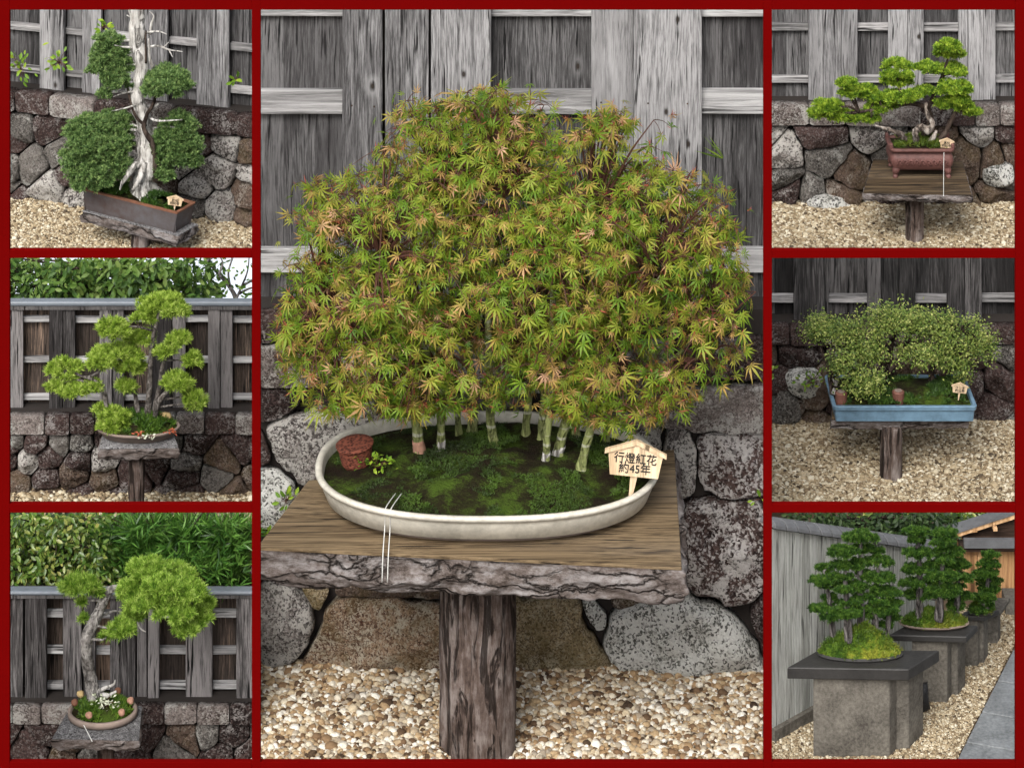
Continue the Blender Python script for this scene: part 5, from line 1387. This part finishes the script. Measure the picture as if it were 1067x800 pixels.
cord('white cord hanging from the sign down the front of the red footed pot', [P(983.6, 159, cb[1] - .19), P(983.3, 175, cb[1] - .20), P(983.2, 186, cb[1] - .20), PZ(983.2, 192, zt + .006), PZ(983.2, 200, zt + .006), PZ(983.2, 204.5, zt - .004)], .0024)

# ================================================================== TOP LEFT BAY (tall juniper with deadwood trunk)
yW = 6.25; zg = Zat(258, 5.4)
xl, xr = P(-120, 0, 5.4)[0], P(285, 0, 5.35)[0]
terrace('gravel_bed', -130, 300, 5.28, 7.6, zg)
YAW = math.radians(-17)
gravel('tan gravel under the slanting juniper table at top left', xl, xr, 5.25, 6.75, zg, .020, False)
stone_wall('dark rubble wall with pink grey coping behind the bleached juniper, slanting towards the right', -120, 312, 100, 122, 256, yW, [-120, -82, -40, 12, 52, 104, 150, 190, 262, 312], 36, 24, ['s_dark', 's_brown', 's_dark', 's_grey', 's_speck'], 's_coping', .12, root_rot=YAW)
fence('silver board fence with ivy shoots behind the bleached juniper at top left', -120, 312, -30, 100, yW + .14,
      [(-110, -88), (-66, -52), (-38, -20), (31, 46), (46, 60), (80, 92), (92, 103), (134, 156), (156, 178), (209, 228), (228, 246), (280, 300)], [36, 80], 7, ('fence_grey', 'fence_grey_back'), rail_mat='rail_dim', root_rot=YAW)
# fence shares the wall's turning point so that it stays behind it
fr_ = [o for o in bpy.data.objects if o.name.split('.')[0] == 'board_fence' and 'bleached' in o.get('label', '')][0]
wl_ = [o for o in bpy.data.objects if o.name.split('.')[0] == 'stone_wall' and 'bleached' in o.get('label', '')][0]
d = Vector(fr_.location) - Vector(wl_.location); d2 = Matrix.Rotation(YAW, 3, 'Z') @ d
fr_.location = Vector(wl_.location) + d2
yP = 5.42; s = S(yP); yaw = math.radians(-24); rl = math.radians(5)
zt = Zat(229, yP - .05)
c2 = np.array([P(143, 0, yP)[0], yP])
rx_, ry_ = 54 * s / math.cos(yaw), .135
def rq(x, y_): return c2 + rot2(np.array([[x, y_]]), yaw)[0]
quad = [rq(-rx_ * .98, -ry_ * 1.05), rq(rx_ * 1.0, -ry_ * 1.05), rq(rx_ * 1.0, ry_), rq(-rx_ * .98, ry_)]
pc = np.array([P(146, 0, yP - .03)[0], yP - .03, zg])
lt = log_table('slanting table with split grey bark edge under the slate coloured trough', quad, zt, .075, pc, 10 * s, zg, seed=17.3, top='fence_grey')
cb = np.array([*c2, zt]); zr = zt + 23 * s
pot = thing('rectangular_trough', cb, 'dark slate coloured rectangular trough with rusty rim at top left', 'plant pot', 'bonsai pots')
o0 = rrect(rx_ * .97, ry_ * .95, .012, 3)
V, Fc = loft(o0, [(-.03, zt + .002), (-.025, zt + .004), (-.004, zr - .03), (0, zr - .006), (0, zr - .004), (-.016, zr - .006), (-.02, zr - .03)], cb, yaw, cap1=False)
mk('body', V, Fc, M['pot_rust'], pot)
V, Fc = loft(o0, [(.002, zr - .012), (.004, zr), (-.022, zr), (-.024, zr - .014)], cb, yaw, cap0=False, cap1=False)
mk('rim', V, Fc, M['rust'], pot)
oi = offs(o0, -.02)
soil_surface(oi, cb, zr - .03, yaw, .05, .03, 9., 'mossy_soil', M['moss'], pot)
moss_blades(oi * .9, cb, zr - .01, yaw, .05, 900, .03, leafmat('trough moss', [(.012, .03, .005), (.03, .075, .01), (.06, .12, .015)], 8, .1, .5), pot, thr=.0, nsc=4)
for o in (lt, pot): o.rotation_euler.y = rl * .9
yT = yP + .02
def tl_extra(root, s, y):
    mb = MB()
    T = [[(156, 36, -.02, 1.8), (158, 25, -.04, 1.4), (160, 17, -.04, .9), (156, 12, -.04, .5)], [(153, 34, -.03, 1.4), (165, 33, -.06, .9), (174, 36, -.06, .4)], [(152, 50, -.03, 1.6), (165, 48, -.06, 1.2), (176, 52, -.07, .9), (190, 54, -.07, .4)],
         [(176, 52, -.07, .8), (180, 60, -.08, .4)], [(170, 50, -.06, .7), (176, 44, -.06, .3)], [(140, 50, -.02, 1.6), (128, 49, -.05, 1.0), (118, 47, -.05, .4)], [(140, 20, 0, 1), (132, 16, -.02, .4)],
         [(154, 122, -.03, 1.7), (165, 126, -.08, 1.2), (190, 125, -.1, .5)], [(143, 95, -.02, 1.4), (130, 97, -.06, .9), (118, 101, -.08, .4)], [(146, 108, -.02, 1.4), (130, 113, -.1, .8), (116, 116, -.1, .3)],
         [(156, 115, -.02, 1.4), (166, 108, -.08, .8)], [(148, 168, -.05, 5), (138, 176, -.12, 4), (128, 190, -.16, 2), (125, 198, -.16, .8)], [(150, 170, -.06, 4), (146, 185, -.12, 3), (138, 198, -.16, 1.2)], [(140, 158, -.06, 3), (130, 165, -.1, 2), (126, 172, -.1, .8)],
         [(159, 70, -.04, 2), (156, 60, -.05, 1.4), (155, 40, -.05, 1)]]
    for t in T:
        mb = MB(); tube(mb, [P(a, b, y + dy) for a, b, dy, r in t], [r * s for *_, r in t], 8, 6, .3, 22, len(t))
        mb.build('dead_branch', M['deadwood'], root, smooth=True)
    mb = MB()
    for t in ([(160, 182, -.05, 3), (162, 165, -.06, 2.8), (158, 148, -.09, 2.6), (150, 134, -.1, 2.4), (153, 120, -.09, 2), (160, 108, -.06, 1.8), (163, 92, -.04, 1.5)], [(152, 132, -.09, 1.8), (140, 118, -.05, 1.4), (130, 80, 0, 1.2)], [(158, 160, -.07, 2), (172, 152, 0, 1.6), (184, 148, 0, 1.2)], [(146, 172, -.02, 2), (125, 165, -.05, 1.6), (105, 160, -.05, 1.2)], [(152, 66, -.04, 1.2), (152, 45, -.06, 1), (152, 32, -.05, .8)]):
        tube(mb, [P(a, b, y + dy) for a, b, dy, r in t], [r * s for *_, r in t], 9, 6, .25, 20)
    mb.build('live_vein', M['dark_bark'], root, smooth=True)
cloud_tree('juniper_tree', 'tall juniper with thick bleached deadwood trunk and rounded dark green masses', P(148, 195, yT), yT,
    [[(150, 206, 0, 15), (149, 190, 0, 12.5), (151, 172, 0, 11.5), (153, 155, 0, 10), (153, 140, 0, 8), (149, 124, 0, 8.5), (144, 108, 0, 8), (143, 95, 0, 7), (147, 80, 0, 6), (148, 68, 0, 7.5), (145, 50, 0, 8.5), (143, 30, 0, 8.5), (143, 10, 0, 8), (144, -15, 0, 7), (146, -40, 0, 4)]],
    [(112, 56, 18, 17, .0), (108, 72, 18, 16, -.03), (122, 84, 16, 14, -.05), (128, 66, 13, 16, .0), (114, 41, 15, 8, 0), (108, 98, 8, 7, -.03), (172, 90, 26, 15, -.08), (184, 86, 17, 13, -.05), (160, 84, 12, 10, -.03), (172, 78, 18, 11, 0), (92, 135, 26, 17, 0), (118, 130, 24, 15, .03), (106, 150, 34, 19, -.06), (84, 168, 22, 20, -.05), (108, 178, 26, 18, -.12), (92, 190, 20, 12, -.1), (186, 132, 19, 16, .02), (190, 152, 21, 19, 0), (178, 164, 18, 16, -.02), (200, 166, 12, 12, .0), (176, 146, 14, 18, .03), (128, 150, 14, 14, .05), (124, 168, 13, 13, -.13), (172, 182, 12, 9, -.06), (168, 150, 12, 16, -.02)],
    'juni_dark', 'deadwood', 4.6 * s, 10, 11, 4.0 * s, .0062, .6, .45, -.6, brr=.5, group='juniper bonsai', extra=tl_extra, limb=True, rough=.35)
sign('wooden name sign in the right corner of the slate coloured trough', 181.5, 209, yP - .21, 17, 10, 5, ['杜松', '約80年'], roll=math.radians(6), yaw=math.radians(-3))
for px, py, n, r, lb in ((62, 62, 26, .06, 'bright ivy shoot on the fence left of the bleached juniper'), (22, 66, 34, .09, 'shaded ivy clump at the left end of the top left fence'), (108, 26, 14, .045, 'yellow green ivy tuft beside the top of the bleached juniper'), (246, 82, 10, .03, 'small ivy tuft at the right end of the top left fence')):
    c = Vector((P(px, py, yW)[0], yW, P(px, py, yW)[2])) - Vector(wl_.location); c = Vector(wl_.location) + Matrix.Rotation(YAW, 3, 'Z') @ c
    dpt = c.y - .02
    leaf_plant('ivy', lb, P(px, py + r / S(dpt) * .5, dpt), n, r * .6, .055, 'ivy', OVAL, 'ivy', 'ivy on the top left fence', 1.1)

# ================================================================== red frame dividing the bays
fr = thing('lattice_frame', [0, 0, 0], 'dark red painted frame dividing the garden into seven bays', 'frame', None)
y0, y1 = -.03, 0.
def bar(name, pa, pb, ta, tb):
    A, B = P(pa, tb, y0), P(pb, ta, y0)
    bevel(MB().box([A[0], y0, A[2]], [B[0], y1, B[2]]).build(name, M['red'], fr), .0015, 1)
k = (D + y0) / (D + y1)
TOP, BOT = -40, 845
for a, b in ((-45, 10), (262.4, 272), (795, 804.4), (1057, 1115)):
    # the bar's far edge is what borders the bay on the side towards the axis
    a2, b2 = (a, b) 
    if b < CX: b2 = b - (CX - b) * 0 - .0 - (0.0 if b < 20 else (CX - b) * (1 - k))
    if a > CX: a2 = a + (a - CX) * (1 - k)
    bar('post', a2 + (.0), b2, TOP, BOT)
def rail_(pa, pb, ta, tb):
    bar('rail', pa, pb, ta + (ta + V0) * (1 - k), tb)
for pa, pb in ((10.02, 262.5), (804.3, 1058.2)):
    rail_(pa, pb, TOP + 1, 10.5); rail_(pa, pb, 258, 269); rail_(pa, pb, 522, 534); rail_(pa, pb, 790, BOT - 1)
rail_(271.3, 795.7, TOP + 1, 10.5); rail_(271.3, 795.7, 790, BOT - 1)

# ------------------------------------------------------------------ light
w = bpy.data.worlds.new("World"); SC.world = w; w.use_nodes = True
nt = w.node_tree; nt.nodes.clear()
el, sx, sy = math.radians(44), -.35, -1.
az = math.atan2(sx, sy)
sky = nt.nodes.new('ShaderNodeTexSky'); sky.sky_type = 'NISHITA'; sky.sun_disc = False
sky.sun_elevation = el; sky.sun_rotation = az; sky.dust_density = 6; sky.air_density = 1.; sky.ozone_density = 1.
hs_ = nt.nodes.new('ShaderNodeHueSaturation'); hs_.inputs['Saturation'].default_value = .30
bg = nt.nodes.new('ShaderNodeBackground'); bg.inputs[1].default_value = .13
ou = nt.nodes.new('ShaderNodeOutputWorld')
nt.links.new(sky.outputs[0], hs_.inputs['Color']); nt.links.new(hs_.outputs[0], bg.inputs[0]); nt.links.new(bg.outputs[0], ou.inputs[0])
sl = bpy.data.lights.new('sun', 'SUN'); sl.energy = 1.5; sl.angle = math.radians(32); sl.color = (1, .965, .91)
so = bpy.data.objects.new('sun', sl); COL.objects.link(so)
h = math.hypot(sx, sy); dirv = Vector((-sx / h * math.cos(el), -sy / h * math.cos(el), -math.sin(el)))
so.rotation_euler = dirv.to_track_quat('-Z', 'Y').to_euler(); so.location = (0, 0, 12)

SC.view_settings.view_transform = 'Standard'; SC.view_settings.look = 'None'
SC.view_settings.gamma = 1; SC.view_settings.exposure = .9; SC.view_settings.use_curve_mapping = False
SC.cycles.max_bounces = 6; SC.cycles.transparent_max_bounces = 4
SC.cycles.use_denoising = True
